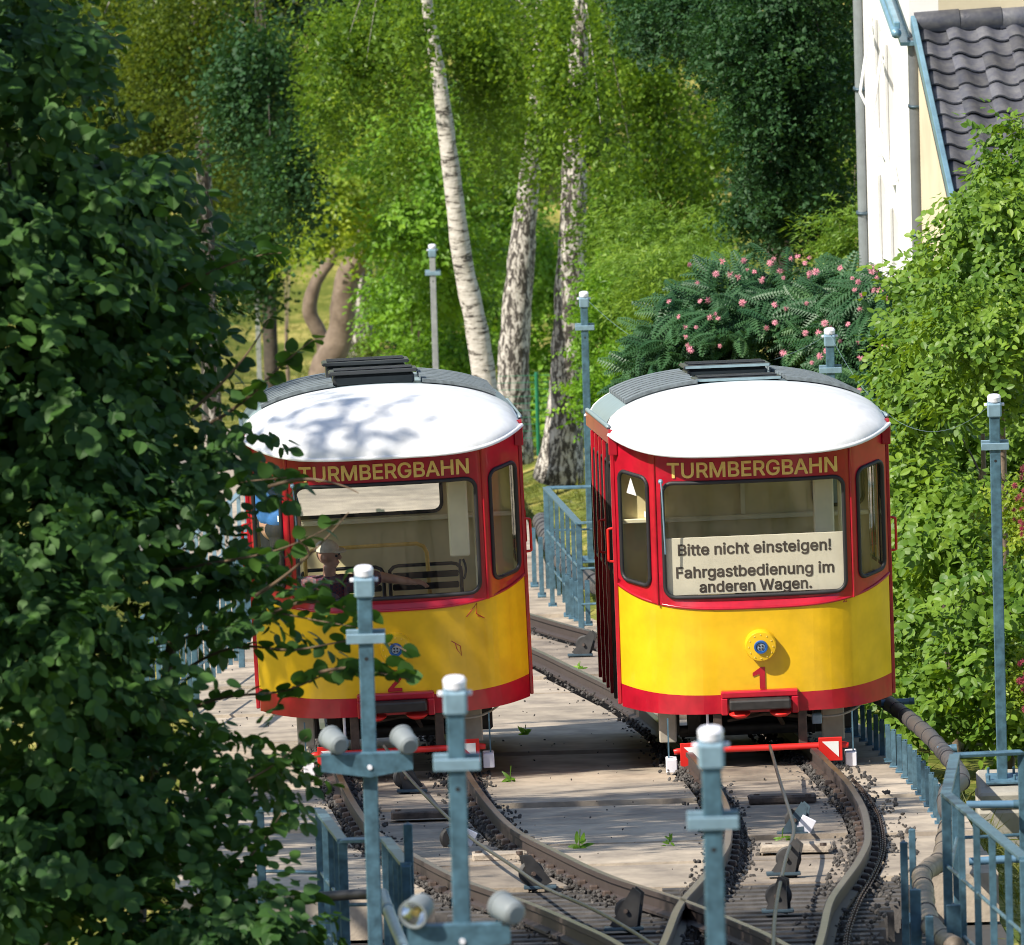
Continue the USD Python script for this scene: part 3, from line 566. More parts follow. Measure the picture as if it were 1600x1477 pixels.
def car(name, label, loc, yaw, roll, number, second):
    R = Rot.from_euler('z', yaw, degrees=True).as_matrix() @ Rot.from_euler('y', roll, degrees=True).as_matrix()
    T = Thing(name, label, 'cable car', loc=loc, rot=R); P = T.part; FM = front_map()
    # painted shell: skirt, yellow belly, red window band, at the front, the rear and both sides
    for rear in (False, True):
        mp = front_map(0, rear); holes = [win_c, win_r, win_l]; w = band(zu, ztop, -AE, AE)
        for h in holes: w = w.difference(h)
        bm_ = front_map(0, rear, belly); BE = belly[1][-1]; P('skirt', sheet(band(zb, zl, -BE, BE, 41), .05, bm_), 'red_paint', True); P('lower_panel', sheet(band(zl, zu, -BE, BE, 41), .05, bm_), 'yellow_paint', True)
        tt = np.linspace(-1, 1, 61); e0 = bm_(np.array([(t * BE, zu(t * AE)) for t in tt])); e1 = mp(np.array([(t * AE, zu(t * AE) + .05) for t in tt])); P('ledge', (np.vstack([e0, e1]), np.array([(i, i + 1, 62 + i, 61 + i) for i in range(60)])), 'red_paint', True)
        hd = P('window_band', sheet(w, .05, mp), 'red_paint', 40)
        P('moulding', tube(front_map(.002, rear, belly)(np.array([(a, zu(a)) for a in np.linspace(-BE, BE, 50)])), .012, 8), 'red_paint', True)
        for h in holes:
            wd = P('window', ring(h, front_map(.006, rear), .017), 'rubber', True); P('pane', sheet(h.buffer(-.004), .07, front_map(-.008, rear)), 'glass', 40, under=wd)
        for a in (-.79, .79): P('corner_bead', tube(front_map(.003, rear)(np.array([(a, 1.36), (a, 2.7)])), .010, 8), 'red_paint', 40)
    for sg in (-1, 1):
        mp = side_map(sg); w = sbox(YF, 1.435, YR, 2.72)
        for h in side_wins: w = w.difference(h)
        P('skirt', sheet(sbox(YF, .415, YR, .605), .5, mp), 'red_paint'); P('lower_panel', sheet(sbox(YF, .605, YR, 1.435), .5, mp), 'yellow_paint'); P('window_band', sheet(w, .2, mp), 'red_paint')
        for h in side_wins:
            wd = P('window', ring(h, side_map(sg, .004), .016), 'rubber', True); P('pane', sheet(h.buffer(-.004), .5, side_map(sg, -.01)), 'glass', under=wd)
        P('cornice', shm(bx(*sorted((sg * 1.086, sg * 1.125)), YF + .02, YR, 2.60, 2.72)), 'red_bright' if False else 'red_paint', label='orange-red cornice strip')
        for y in (.58, 1.70, 2.86, 4.02, 5.18, 6.34): P('pillar', shm(bx(*sorted((sg * 1.086, sg * 1.117)), y - .07, y + .03, .43, 2.58, .006)), 'red_paint' if y != 1.70 else 'black_iron')
        for y, z0 in ((.53, 1.62), (3.0, 1.62)):
            x = sg * 1.135; h = P('grab_handle', shm(tube(spline([(sg * 1.08, y, z0), (x + sg * .02, y, z0 + .01), (x + sg * .02, y, z0 + .27), (sg * 1.08, y, z0 + .28)], 16), .011, 7)), 'red_bright', True)
        L = side_map(sg, -.035); lw = sbox(YF + .05, .5, YR - .05, 2.7)
        for h in side_wins: lw = lw.difference(h.buffer(.012))
        P('lining', sheet(lw, .5, L), 'cream')
    # roof: domed white ends, ribbed walkway, hatches
    S = np.linspace(-1, 1, 41); Th = np.linspace(0, math.pi / 2, 15); xs_ = np.sign(S) * np.abs(S) ** .9
    def dome(rear):
        V = []
        for th in Th:
            h, v = 1 - math.cos(th), math.sin(th); row = []
            for s in xs_:
                x = 1.125 * s; yr_ = -.16 + .60 * abs(s) ** 5; zr = 2.635 + .045 * abs(s) ** 3
                yb_, zb_ = 1.55, roofH(x); zb_ = max(zb_, zr)
                row.append((x * (1 - .0 * h), yr_ + (yb_ - yr_) * h, zr + (zb_ - zr) * v))
            V += row
        V = sh(V); m = len(S); F = [(i * m + j, i * m + j + 1, (i + 1) * m + j + 1, (i + 1) * m + j) for i in range(len(Th) - 1) for j in range(m - 1)]
        if rear:
            V0 = np.array(V); V0[:, 2] += tS * np.clip(V0[:, 1] - YF, 0, 9); V0[:, 1] = 7.8 - V0[:, 1]; V = sh(V0); F = [f[::-1] for f in F]
        return V, np.array(F), V[:m]
    for rear in (False, True):
        V, F, rim = dome(rear); d = P('roof_dome', (V, F), 'white_roof', True); P('drip_edge', tube(rim, .016, 8), 'white_roof', True, under=d)
        under_ = np.vstack([rim, [(0, 7.2 if rear else .6, rim[20, 2] + .12)]]); P('soffit', (under_, np.array([(i, i + 1, 41) for i in range(40)])), 'red_paint', under=d)
    ys_ = np.linspace(1.55, 6.25, 12); xx_ = np.sin(np.linspace(-1, 1, 41) * math.pi / 2) * 1.115
    V = sh(np.array([(x, y, roofH(x)) for y in ys_ for x in xx_])); m = 41
    F = np.array([(i * m + j, i * m + j + 1, (i + 1) * m + j + 1, (i + 1) * m + j) for i in range(11) for j in range(m - 1)]); P('roof', (V, F), 'roof_metal', True)
    for sg in (-1, 1):
        xr_ = np.linspace(.36, .95, 10) * sg; V = sh(np.array([(x, y, roofH(x) + .008) for y in np.linspace(1.6, 6.2, 12) for x in xr_])); F = np.array([(i * 10 + j, i * 10 + j + 1, (i + 1) * 10 + j + 1, (i + 1) * 10 + j) for i in range(11) for j in range(9)])
        P('tread_panel', (V, F), 'roof_gap', True)
        for y in np.arange(1.64, 6.1, .62):
            V = []
            for x in xr_: V += [(x, y, roofH(x) + .009), (x, y, roofH(x) + .04), (x, y + .34, roofH(x) + .04), (x, y + .34, roofH(x) + .009)]
            F = [(4 * i + a, 4 * i + b, 4 * i + 4 + b, 4 * i + 4 + a) for i in range(9) for a, b in ((0, 1), (1, 2), (2, 3))] + [(0, 1, 2, 3), (36, 37, 38, 39)]; P('rib', (sh(V), np.array(F)), 'roof_rib')
        P('gutter', tube(sh(np.array([(sg * 1.12, y, 2.74) for y in np.linspace(.7, 7.0, 14)])), .018, 8), 'roof_metal', True)
    for (y0, y1, h0, x0) in (((1.75, 2.75, .07, -.03), (4.2, 5.4, .10, -.07)) if second else ((1.75, 2.6, -.015, -.03), (4.2, 5.4, .045, -.03))):
        z = 3.07; hb = P('roof_hatch', shm(bx(x0 - .33, x0 + .33, y0, y1, z - .03, z + h0, .025)), 'hatch'); P('hatch_lid', shm(bx(x0 - .36, x0 + .36, y0 - .04, y1 + .04, z + h0 + .001, z + h0 + .03, .012)), 'hatch', under=hb)
        P('hatch_trim', shm(bx(x0 - .345, x0 + .345, y0 - .046, y0 - .041, z + h0 + .004, z + h0 + .026)), 'hatch' if second else 'roof_metal', under=hb)
        for k in range(3): P('hatch_rib', shm(bx(x0 - .32, x0 + .32, y0 + (y1 - y0) * (k + .5) / 3 - .03, y0 + (y1 - y0) * (k + .5) / 3 + .03, z + h0 + .0305, z + h0 + .045, .006)), 'hatch', under=hb)
    # inside
    P('floor', shm(cat_([bx(-1.04, 1.04, .46 + k * .86, .46 + (k + 1) * .86 - .004, .50, .55) for k in range(8)])), 'floor_rubber'); P('ceiling', shm(cat_([bx(-1.04, 1.04, .46 + k * .86, .46 + (k + 1) * .86 - .002, 2.67, 2.69) for k in range(8)])), 'cream_light')
    P('dashboard', sheet(band(lambda a: .5, lambda a: 1.38, -AE + .06, AE - .06), .1, front_map(-.05)), 'cream')
    pw = sbox(-1.045, .55, 1.045, 2.67)
    hole = rrect(-.76, .48, 1.93, 2.56, .07)
    if second: pw = pw.difference(hole)
    pmap = lambda yy: (lambda v: sh(np.stack([v[:, 0], 0 * v[:, 0] + yy, v[:, 1]], 1)))
    pt = P('partition', sheet(pw, .4, pmap(2.9)), 'cream'); P('ledge', shm(bx(-1.045, 1.045, 2.80, 2.895, 1.86, 1.90, .008)), 'cream_light', under=pt)
    if second: P('partition_frame', ring(hole, pmap(2.89), .016), 'rubber', True, under=pt); P('partition_pane', sheet(hole.buffer(-.003), .6, pmap(2.9)), 'glass', under=pt)
    else:
        P('partition_frame', ring(rrect(.60, 1.0, 1.95, 2.56, .07), pmap(2.88), .016), 'rubber', True, under=pt); P('partition_pane', sheet(rrect(.60, 1.0, 1.95, 2.56, .07), .6, pmap(2.89)), 'roof_metal', under=pt)
        P('batten', shm(bx(.0, .035, 2.86, 2.89, 1.905, 2.66)), 'cream_light', under=pt)
    P('cabinet', bx(.50, .66, .42, .60, 1.62, 2.55, .012), 'cream_light'); P('cabinet_latch', tube(spline([(.60, .41, 1.60), (.62, .40, 1.52), (.60, .40, 1.44), (.57, .40, 1.50), (.58, .41, 1.6)], 20), .010, 6), 'rubber', True)
    P('hand_rail', shm(tube(spline([(-.66, 2.0, .6), (-.66, 2.0, 1.60), (-.60, 2.0, 1.68), (.26, 2.0, 1.69), (.33, 2.0, 1.62), (.34, 2.0, .6)], 50), .017, 8)), 'gold', True)
    for x0 in ((-.70, -.03), (.02, .60)):
        st = P('seat', shm(bx(x0[0], x0[1], 1.2, 1.7, .93, .98, .02)), 'seat_black')
        P('back_frame', shm(tube(spline([(x0[0], 1.62, .98), (x0[0], 1.98, 1.46), (x0[0] + .06, 2.02, 1.51), (x0[1] - .06, 2.02, 1.51), (x0[1], 1.98, 1.46), (x0[1], 1.62, .98)], 40), .016, 7)), 'seat_black', True, under=st)
        for k in range(5): y = 1.66 + .07 * k; P('slat', shm(bx(x0[0] + .02, x0[1] - .02, y, y + .035, 1.03 + .092 * k, 1.085 + .092 * k, .01)), 'seat_black', under=st)
        P('seat_leg', shm(bx(x0[0] + .05, x0[1] - .05, 1.4, 1.46, .55, .93)), 'steel_dark', under=st)
    for y in (3.6, 4.9, 6.1):
        st = P('seat', shm(bx(-.95, .95, y, y + .42, .93, .98, .02)), 'seat_black'); P('seat_leg', shm(bx(-.9, .9, y + .2, y + .24, .55, .93)), 'steel_dark', under=st)
    for x in (-.72, .72): P('grab_pole', tube([(x, .75, .55), (x, .75, 2.68)], .016, 8), 'cream_light')
    # front fittings
    P('name_lettering', letters('TURMBERGBAHN', 1.36, .0, 2.42, .004), 'gold')
    nb = trimesh.creation.extrude_polygon(Polygon([(0, 0), (.045, 0), (.045, .18), (.01, .18), (-.055, .135), (-.055, .105), (0, .125)]), .004) if number == '1' else lettering(number, .1); b = nb.bounds; k = .18 / (b[1, 1] - b[0, 1]); v = nb.vertices; nb.vertices = np.stack([(v[:, 0] - (b[0, 0] + b[1, 0]) / 2) * k, -.0535 - v[:, 2], .66 + (v[:, 1] - b[0, 1]) * k], 1); P('number', nb, 'red_paint')
    XR = Rot.from_euler('x', 90, degrees=True).as_matrix()
    hl = P('headlamp', xf(lathe([(0, -.02), (.126, -.02), (.126, .055), (.118, .075), (.07, .082), (0, .082)], 40), XR, (.02, -.05, 1.03)), 'yellow_paint', 35); P('lamp_ring', xf(lathe([(.036, .082), (.056, .083), (.052, .098), (.04, .098), (.036, .088)], 32), XR, (.02, -.05, 1.03)), 'lamp_blue', 40, under=hl)
    P('lens', xf(lathe([(0, .0835), (.039, .0835), (.03, .09), (0, .092)], 24), XR, (.02, -.05, 1.03)), 'lamp_glass', True, under=hl)
    for a in range(4): P('bulb', xf(lathe([(0, .091), (.008, .091), (.007, .096), (0, .098)], 10), XR, (.02 + .017 * math.cos(a * math.pi / 2 + .78), -.05, 1.03 + .017 * math.sin(a * math.pi / 2 + .78))), 'rubber', True, under=hl)
    for a in range(12): P('rivet', xf(lathe([(0, .079), (.005, .079), (.004, .083), (0, .084)], 8), XR, (.02 + .098 * math.cos(a * math.pi / 6), -.05, 1.03 + .098 * math.sin(a * math.pi / 6))), 'gold', True, under=hl)
    wp = P('wiper', tube(spline([(-.735, -.03, 2.40), (-.73, -.045, 2.34), (-.722, -.03, 2.05), (-.715, -.02, 1.80)], 12), .007, 6), 'steel_light', True); P('wiper_pivot', xf(lathe([(0, 0), (.02, 0), (.018, .03), (0, .035)], 14), XR, (-.735, 0, 2.40)), 'steel_light', True, under=wp)
    bp = P('buffer_box', cat_([bx(-.31, .31, -.10, .05, .60, .655, .01), bx(-.31, -.255, -.10, .05, .46, .60, .008), bx(.255, .31, -.10, .05, .46, .60, .008), bx(-.255, .255, -.03, .05, .46, .60)]), 'red_paint'); P('buffer_bar', bx(-.245, .245, -.17, -.035, .515, .598, .012), 'black_iron', under=bp)
    for x in (-.165, .165): P('marker_lamp', xf(lathe([(0, -.03), (.06, -.025), (.085, -.005), (.085, .01), (0, .02)], 20), None, (x, -.07, .465)), 'red_bright', True, under=bp)
    # running gear and the track clearer
    for x in (-.34, .34): P('hanger', bx(x - .035, x + .035, -.02, .06, .16, .47, .005), 'brown_iron')
    P('clearer_bar', tube([(-.70, -.03, .155), (-.66, -.03, .16), (.66, -.03, .16), (.70, -.03, .155)], [.022, .026, .026, .022], 12), 'red_bright', True)
    for sg in (-1, 1):
        wpn = P('warning_plate', bx(sg * .555 - .095, sg * .555 + .095, -.075, -.058, .04, .235, .003), 'red_bright'); s_ = trimesh.creation.extrude_polygon(Polygon([(-.066, .066), (.066, .066), (.066, -.066)]), .003); s_.apply_transform(trimesh.transformations.rotation_matrix(math.pi / 2, [1, 0, 0])); P('white_triangle', xf(s_, None, (sg * .555, -.0755, .137)), 'white', under=wpn)
        P('bracket_leg', bx(sg * .60 - .09, sg * .60 + .09, .35, .5, .09, .44, .01) if sg > 0 else bx(-.80, -.66, .35, .5, .12, .44, .01), 'greybox'); P('rail_brush', bx(sg * .72 - .045, sg * .72 + .045, -.02, .08, -.03, .09, .006), 'insulator'); P('brush_rod', bx(sg * .74 - .006, sg * .74 + .006, .02, .03, .09, .42), 'steel')
    for yk in (1.0, 6.6):
        base = P('axle', shm(cyl([-.62, yk, .16], [.62, yk, .16], .05, 12)), 'black_iron', 40)
        for sg in (-1, 1): P('wheel', shm(xf(lathe([(0, -.05), (.16, -.05), (.165, .02), (.19, .025), (.19, .05), (0, .05)], 28), Rot.from_euler('y', -90 * sg, degrees=True).as_matrix(), (sg * .5, yk, .29))), 'black_iron', 35); P('axle_box', shm(bx(*sorted((sg * .62, sg * .78)), yk - .2, yk + .2, .14, .46, .02)), 'black_iron')
    P('chassis', shm(cat_([bx(-.8, -.62, .45, 7.3, .34, .46), bx(.62, .8, .45, 7.3, .34, .46), bx(-.8, .8, .5, .62, .36, .47), bx(-.8, .8, 3, 3.2, .30, .47), bx(-.5, .5, 1.3, 2.6, .12, .44, .03)])), 'black_iron')
    P('brake_rod', cat_([cyl([-.25, .3, .30], [.62, .4, .40], .012, 8), cyl([-.2, .35, .36], [.35, .45, .27], .016, 8), cyl([.1, .3, .44], [.2, .5, .20], .018, 8)]), 'brown_iron'); P('hose', tube(spline([(.3, .2, .45), (.4, .12, .37), (.6, .15, .35), (.9, .4, .44)], 24), .010, 6), 'greybox', True)
    P('air_pipe', cyl([-.42, .02, .47], [-.42, .05, .2], .012, 8), 'insulator'); P('valve', bx(.42, .50, .1, .16, .30, .38, .008), 'steel_light')
    P('roof_bracket', bx(1.095 - .035, 1.095 + .035, .40, .47, 2.52, 2.68, .006), 'red_paint')
    P('roof_bracket', bx(-1.095 - .035, -1.095 + .035, .40, .47, 2.52, 2.68, .006), 'red_paint')
    P('number_plate', bx(-.03, .03, -.062, -.054, .632, .652, .003), 'white')
    # scratched marks and stickers
    def scribble(pts, r=.0035): return tube(np.array([(x, np.interp(x, belly[0][:, 0], belly[0][:, 1]) - .002, z) for x, z in pts]), r, 5)
    if second:
        P('scratch_mark', scribble([(.60, 1.235), (.69, 1.335), (.68, 1.25), (.745, 1.20), (.69, 1.23)]), 'red_paint'); P('scratch_mark', scribble([(.47, 1.05), (.54, 1.0), (.545, .92), (.51, .98), (.50, 1.03)]), 'red_paint')
    else: P('scratch_mark', scribble([(.695, 1.325), (.72, 1.355), (.725, 1.325), (.70, 1.333)], .003), 'red_paint')
    if not second: st = tri(Polygon([(-1.15, 2.22), (-1.02, 2.22), (-1.09, 2.36)])); P('sticker', (front_map(-.014)(st[0]), st[1]), 'white')
    st = tri(sbox(-.93, 2.06, -.87, 2.11)); P('sticker', (front_map(-.014)(st[0]), st[1]), 'white')
    return T
C1 = car('funicular_car', 'right red and yellow funicular car numbered 1, empty, with a notice in its window', tw([1.93, 140.0, 0]), 1.3, -.3, '1', False)
C2 = car('funicular_car', 'left red and yellow funicular car partly behind leaves, with two people inside', tw([-.975, 140.05, .062]), 1.2, -1.1, '2', True)
nt = Thing('notice_board', 'pale board with German notice standing inside the window of the right car', 'notice', loc=C1.loc, rot=C1.m)
nt.part('board', bx(-.715, .715, .062, .072, 1.43, 1.905, .002), 'board')
for s, w, z, x in (('Bitte nicht einsteigen!', 1.225, 1.762, .0), ('Fahrgastbedienung im', 1.265, 1.575, .0), ('anderen Wagen.', .90, 1.452, .0)):
    m = lettering(s, .1, .003, True); b = m.bounds; k = w / (b[1, 0] - b[0, 0]); v = m.vertices; m.vertices = np.stack([(v[:, 0] - (b[0, 0] + b[1, 0]) / 2) * k + x, .0615 - v[:, 2], z + v[:, 1] * k], 1); nt.part('lettering', m, 'print')

# ---------------------------------------------------------------- the two people in the left car
def flesh(bones, step=.018, smooth=6, extra=()):
    parts = []
    for a, ra, b, rb in bones:
        s1 = m3.Manifold.sphere(ra, 20).translate(tuple(map(float, a))); s2 = m3.Manifold.sphere(rb, 20).translate(tuple(map(float, b))); parts.append(m3.Manifold.batch_hull([s1, s2]))
    parts += list(extra)
    m = m3.Manifold.batch_boolean(parts, m3.OpType.Add).refine_to_length(step).to_mesh(); t = trimesh.Trimesh(m.vert_properties[:, :3], m.tri_verts, process=True); trimesh.smoothing.filter_taubin(t, iterations=smooth); return t
def ell(c, r, n=24): return m3.Manifold.sphere(1., n).scale(tuple(map(float, r))).translate(tuple(map(float, c)))
def hand(w, d, up_, r=.009):
    """bones of a hand: palm at w pointing along d, five fingers of unequal length, slightly curled"""
    w, d, up_ = (np.asarray(q, float) for q in (w, d, up_)); s = np.cross(d, up_); out = [(w, .024, w + d * .05 + s * .02, .020), (w, .024, w + d * .05 - s * .02, .020)]
    for k, (o, L) in enumerate(((-.033, .062), (-.011, .075), (.011, .07), (.032, .055))):
        a = w + d * .08 + s * o; b = a + d * L * .55 - up_ * .008; c = b + d * L * .4 - up_ * .02; out += [(w + d * .04 + s * o * .8, .012, a, r), (a, r, b, r * .92), (b, r * .92, c, r * .78)]
    a = w + d * .03 - s * .03; b = a + d * .035 - s * .025; return out + [(w + d * .01, .016, a, .012), (a, .012, b, .010), (b, .010, b + d * .025 - up_ * .006, .008)]
def head(c, face, hd=1.0):
    """ellipsoid skull, jaw, nose, ears, brow; face = direction it looks"""
    c = np.asarray(c, float); f = np.asarray(face, float); s = np.cross(f, [0, 0, 1.]); s /= np.linalg.norm(s); z = np.array([0, 0, 1.])
    R = np.stack([s, f, z], 1); e = [ell((0, -.01, .02), (.075, .095, .10)), ell((0, .03, -.055), (.052, .058, .055)), ell((0, .098, -.012), (.013, .02, .022)), ell((.077, -.005, -.01), (.012, .022, .03), 12), ell((-.077, -.005, -.01), (.012, .022, .03), 12), ell((0, .075, .03), (.05, .02, .014)), ell((0, .083, -.06), (.025, .012, .010), 12)]
    M = np.hstack([R, c[:, None]]); return [q.transform(M) for q in e], R
def person(name, label, car_, foot, J, clothes, facing, headc, turn=0):
    T = Thing(name, label, 'person', loc=car_.loc + car_.m @ np.asarray(foot, float), rot=car_.m @ Rot.from_euler('z', turn, degrees=True).as_matrix()); hm, R = head(headc, facing)
    T.part('body', flesh(J, extra=hm), 'skin', True)
    for nm, bones, m, ex in clothes: T.part(nm, flesh(bones, extra=ex), m, True)
    e = np.asarray(headc)
    for sg in (-1, 1): T.part('eye', trimesh.Trimesh(*[np.asarray(q) for q in (lambda s: (s.vertices * .011 + e + R @ np.array([sg * .03, .082, .005]), s.faces))(trimesh.creation.icosphere(subdivisions=1))]), 'rubber', True)
    return T, R
V3 = np.array
# the driver: stands with his back to the lamp side, blue shirt, dark trousers
hip, sho = 1.0, 1.46
J = [(V3([-.09, 0, .08]), .05, V3([-.09, .0, .5]), .055), (V3([-.09, 0, .5]), .055, V3([-.09, 0, .95]), .08), (V3([.09, .05, .08]), .05, V3([.09, .03, .5]), .055), (V3([.09, .03, .5]), .055, V3([.09, 0, .95]), .08),
     (V3([-.09, 0, .95]), .10, V3([.09, 0, .95]), .10), (V3([0, 0, .95]), .13, V3([0, 0, 1.3]), .15), (V3([-.17, 0, 1.42]), .065, V3([.17, 0, 1.42]), .065), (V3([0, 0, 1.3]), .14, V3([0, 0, 1.42]), .09), (V3([0, 0, 1.45]), .055, V3([0, .01, 1.56]), .055),
     (V3([-.2, 0, 1.41]), .055, V3([-.27, .05, 1.14]), .045), (V3([-.27, .05, 1.14]), .043, V3([-.25, .10, .90]), .03), (V3([.2, 0, 1.41]), .055, V3([.26, .06, 1.14]), .045), (V3([.26, .06, 1.14]), .043, V3([.25, .10, .90]), .03),
     (V3([-.09, -.03, .05]), .045, V3([-.09, .13, .04]), .035), (V3([.09, .02, .05]), .045, V3([.09, .18, .04]), .035)] + hand([-.25, .105, .89], [0, .2, -.98], [1., 0, 0]) + hand([.25, .105, .89], [0, .2, -.98], [-1., 0, 0])
shirt = [(V3([0, 0, 1.07]), .155, V3([0, 0, 1.3]), .17), (V3([-.08, 0, 1.04]), .115, V3([.08, 0, 1.04]), .115), (V3([-.17, 0, 1.41]), .078, V3([.17, 0, 1.41]), .078), (V3([0, 0, 1.3]), .16, V3([0, 0, 1.42]), .10), (V3([-.2, 0, 1.40]), .07, V3([-.26, .045, 1.17]), .062), (V3([.2, 0, 1.40]), .07, V3([.25, .05, 1.17]), .062)]
trou = [(V3([-.09, 0, .10]), .075, V3([-.09, 0, .5]), .078), (V3([-.09, 0, .5]), .078, V3([-.09, 0, .93]), .10), (V3([.09, .04, .10]), .075, V3([.09, .03, .5]), .078), (V3([.09, .03, .5]), .078, V3([.09, 0, .93]), .10), (V3([-.08, 0, .95]), .118, V3([.08, 0, .95]), .118)]
shoe = lambda x, y: [(V3([x, y - .03, .05]), .052, V3([x, y + .14, .042]), .042)]
drv, R = person('person', 'person in blue shirt and dark trousers standing at the left window of the left car', C2, [-.885, 1.0, .85], J, [('shirt', shirt, 'blue_shirt', ()), ('trousers', trou, 'navy', ()), ('shoe', shoe(-.09, 0), 'rubber', ()), ('shoe', shoe(.09, .05), 'rubber', ())], [0.25, .97, 0], [0, .02, 1.66], turn=-68)
drv.part('hair', flesh([(V3([0, -.02, 1.70]), .088, V3([0, .02, 1.715]), .085)]), 'hair', True)
plat = shm(bx(-1.04, -.45, .7, 1.35, .552, .94, .01)); C2.part('driver_step', plat, 'floor_rubber')
# the passenger: sits low, arm stretched along the seat backs
J = [(V3([0, 0, .02]), .13, V3([0, .02, .30]), .14), (V3([-.16, .02, .43]), .06, V3([.16, .02, .43]), .06), (V3([0, .02, .3]), .13, V3([0, .02, .43]), .08), (V3([0, .02, .46]), .052, V3([0, .0, .56]), .052),
     (V3([-.09, 0, 0]), .09, V3([-.11, -.40, .03]), .065), (V3([-.11, -.40, .03]), .06, V3([-.11, -.42, -.36]), .045), (V3([.09, 0, 0]), .09, V3([.11, -.40, .03]), .065), (V3([.11, -.40, .03]), .06, V3([.11, -.42, -.36]), .045), (V3([-.11, -.42, -.38]), .04, V3([-.11, -.56, -.395]), .035), (V3([.11, -.42, -.38]), .04, V3([.11, -.56, -.395]), .035),
     (V3([.18, .02, .42]), .055, V3([.42, .10, .43]), .045), (V3([.42, .10, .43]), .043, V3([.64, .03, .40]), .03), (V3([-.18, .02, .42]), .055, V3([-.25, -.1, .2]), .045), (V3([-.25, -.1, .2]), .042, V3([-.14, -.3, .12]), .03)] + hand([.65, .025, .40], [.97, -.1, -.1], [0.1, 0, 1.]) + hand([-.13, -.31, .12], [.4, -.9, 0], [0, 0, 1.])
shirt = [(V3([0, 0, .03]), .15, V3([0, .02, .30]), .158), (V3([-.16, .02, .42]), .075, V3([.16, .02, .42]), .075), (V3([0, .02, .3]), .15, V3([0, .02, .43]), .09), (V3([.18, .02, .42]), .072, V3([.36, .08, .43]), .066), (V3([-.18, .02, .42]), .07, V3([-.23, -.06, .26]), .064)]
trou = [(V3([-.09, 0, 0]), .10, V3([-.11, -.40, .03]), .08), (V3([-.11, -.40, .03]), .075, V3([-.11, -.42, -.33]), .065), (V3([.09, 0, 0]), .10, V3([.11, -.40, .03]), .08), (V3([.11, -.40, .03]), .075, V3([.11, -.42, -.33]), .065), (V3([-.07, .02, 0]), .118, V3([.07, .02, 0]), .118)]
pas, R = person('person', 'seated person in cap and plaid shirt with one arm along the seat backs', C2, [-.47, 1.50, .72], J, [('shirt', shirt, 'plaid', ()), ('trousers', trou, 'navy', ()), ('shoe', [(V3([-.11, -.40, -.38]), .048, V3([-.11, -.58, -.392]), .04)], 'rubber', ()), ('shoe', [(V3([.11, -.40, -.38]), .048, V3([.11, -.58, -.392]), .04)], 'rubber', ())], [.9, -.35, 0], [.0, -.01, .67])
cp = lambda v: (np.asarray(v) @ R.T) + np.array([0, -.01, .67])
crown = trimesh.creation.icosphere(subdivisions=3); cv = crown.vertices * [.088, .108, .085] + [0, -.012, .045]; cv[:, 2] = np.maximum(cv[:, 2], .042)
cpth = pas.part('cap', trimesh.Trimesh(cp(cv), crown.faces), 'cap_cloth', 40); bm = lathe([(0, 0), (.085, 0), (.10, -.008), (.10, .0), (.08, .01), (0, .01)], 28); bm.vertices = bm.vertices * [.62, .62, 1.] + [0, .095, .045]; pas.part('cap_peak', trimesh.Trimesh(cp(bm.vertices), bm.faces), 'cap_cloth', 40, under=cpth)
# ---------------------------------------------------------------- the house on the right
HB = lambda a: (np.stack([[math.cos(a), math.sin(a), 0], [-math.sin(a), math.cos(a), 0], [0, 0, 1.]], 1)) * (180 / 165)
HY = math.radians(3.2); hw, hv = np.array([-math.sin(HY), math.cos(HY), 0]), np.array([math.cos(HY), math.sin(HY), 0])
HO = Aw(1429, 420, 180.0); HR = np.stack([hv, hw, [0, 0, 1.]], 1) * (180 / 165)      # local: x to the right, y away, z up
H = Thing('white_house', 'white rendered house with grey drainpipes at the upper right', 'house', loc=HO, rot=HR)
wl = sbox(-.02, -4.5, 5.6, 2.22)
wn = [sbox(2.0, .36, 2.62, 1.54), sbox(3.2, .34, 3.78, 1.5), sbox(1.75, -1.05, 2.4, -.02), sbox(3.2, -1.05, 3.8, -.05)]
for w in wn: wl = wl.difference(w)
m = trimesh.creation.extrude_polygon(wl, .28); v = m.vertices; m.vertices = np.stack([v[:, 2], v[:, 0], v[:, 1]], 1); H.part('side_wall', m, 'house_white')
for w in wn:
    y0, z0, y1, z1 = w.bounds; f = H.part('window', cat_([bx(.10, .15, y0, y0 + .06, z0, z1), bx(.10, .15, y1 - .06, y1, z0, z1), bx(.10, .15, y0 + .06, y1 - .06, z1 - .06, z1), bx(.10, .15, y0 + .06, y1 - .06, z0, z0 + .06), bx(.105, .145, (y0 + y1) / 2 - .025, (y0 + y1) / 2 + .025, z0 + .06, z1 - .06)]), 'frame_white')
    H.part('pane', bx(.121, .127, y0 + .05, y1 - .05, z0 + .05, z1 - .05), 'rubber', under=f); H.part('sill', bx(-.09, .10, y0 - .05, y1 + .05, z0 - .045, z0 - .002, .006), 'frame_white', under=f)
    sh_ = H.part('shutter', bx(-.035, -.004, y1 + .002, y1 + (y1 - y0) * .8, z0, z1, .004), 'frame_white')
    for k in range(10): H.part('slat', bx(-.042, -.0355, y1 + .05, y1 + (y1 - y0) * .8 - .05, z0 + .06 + k * (z1 - z0 - .12) / 10, z0 + .06 + (k + .7) * (z1 - z0 - .12) / 10), 'frame_white', under=sh_)
for zz, y0 in ((.95, 2.1), (1.0, 3.3)): H.part('awning_bar', tube([(-.02, y0 - .5, zz - .5), (-.22, y0, zz - .1), (-.05, y0 + .6, zz + .5)], .014, 6), 'frame_white')
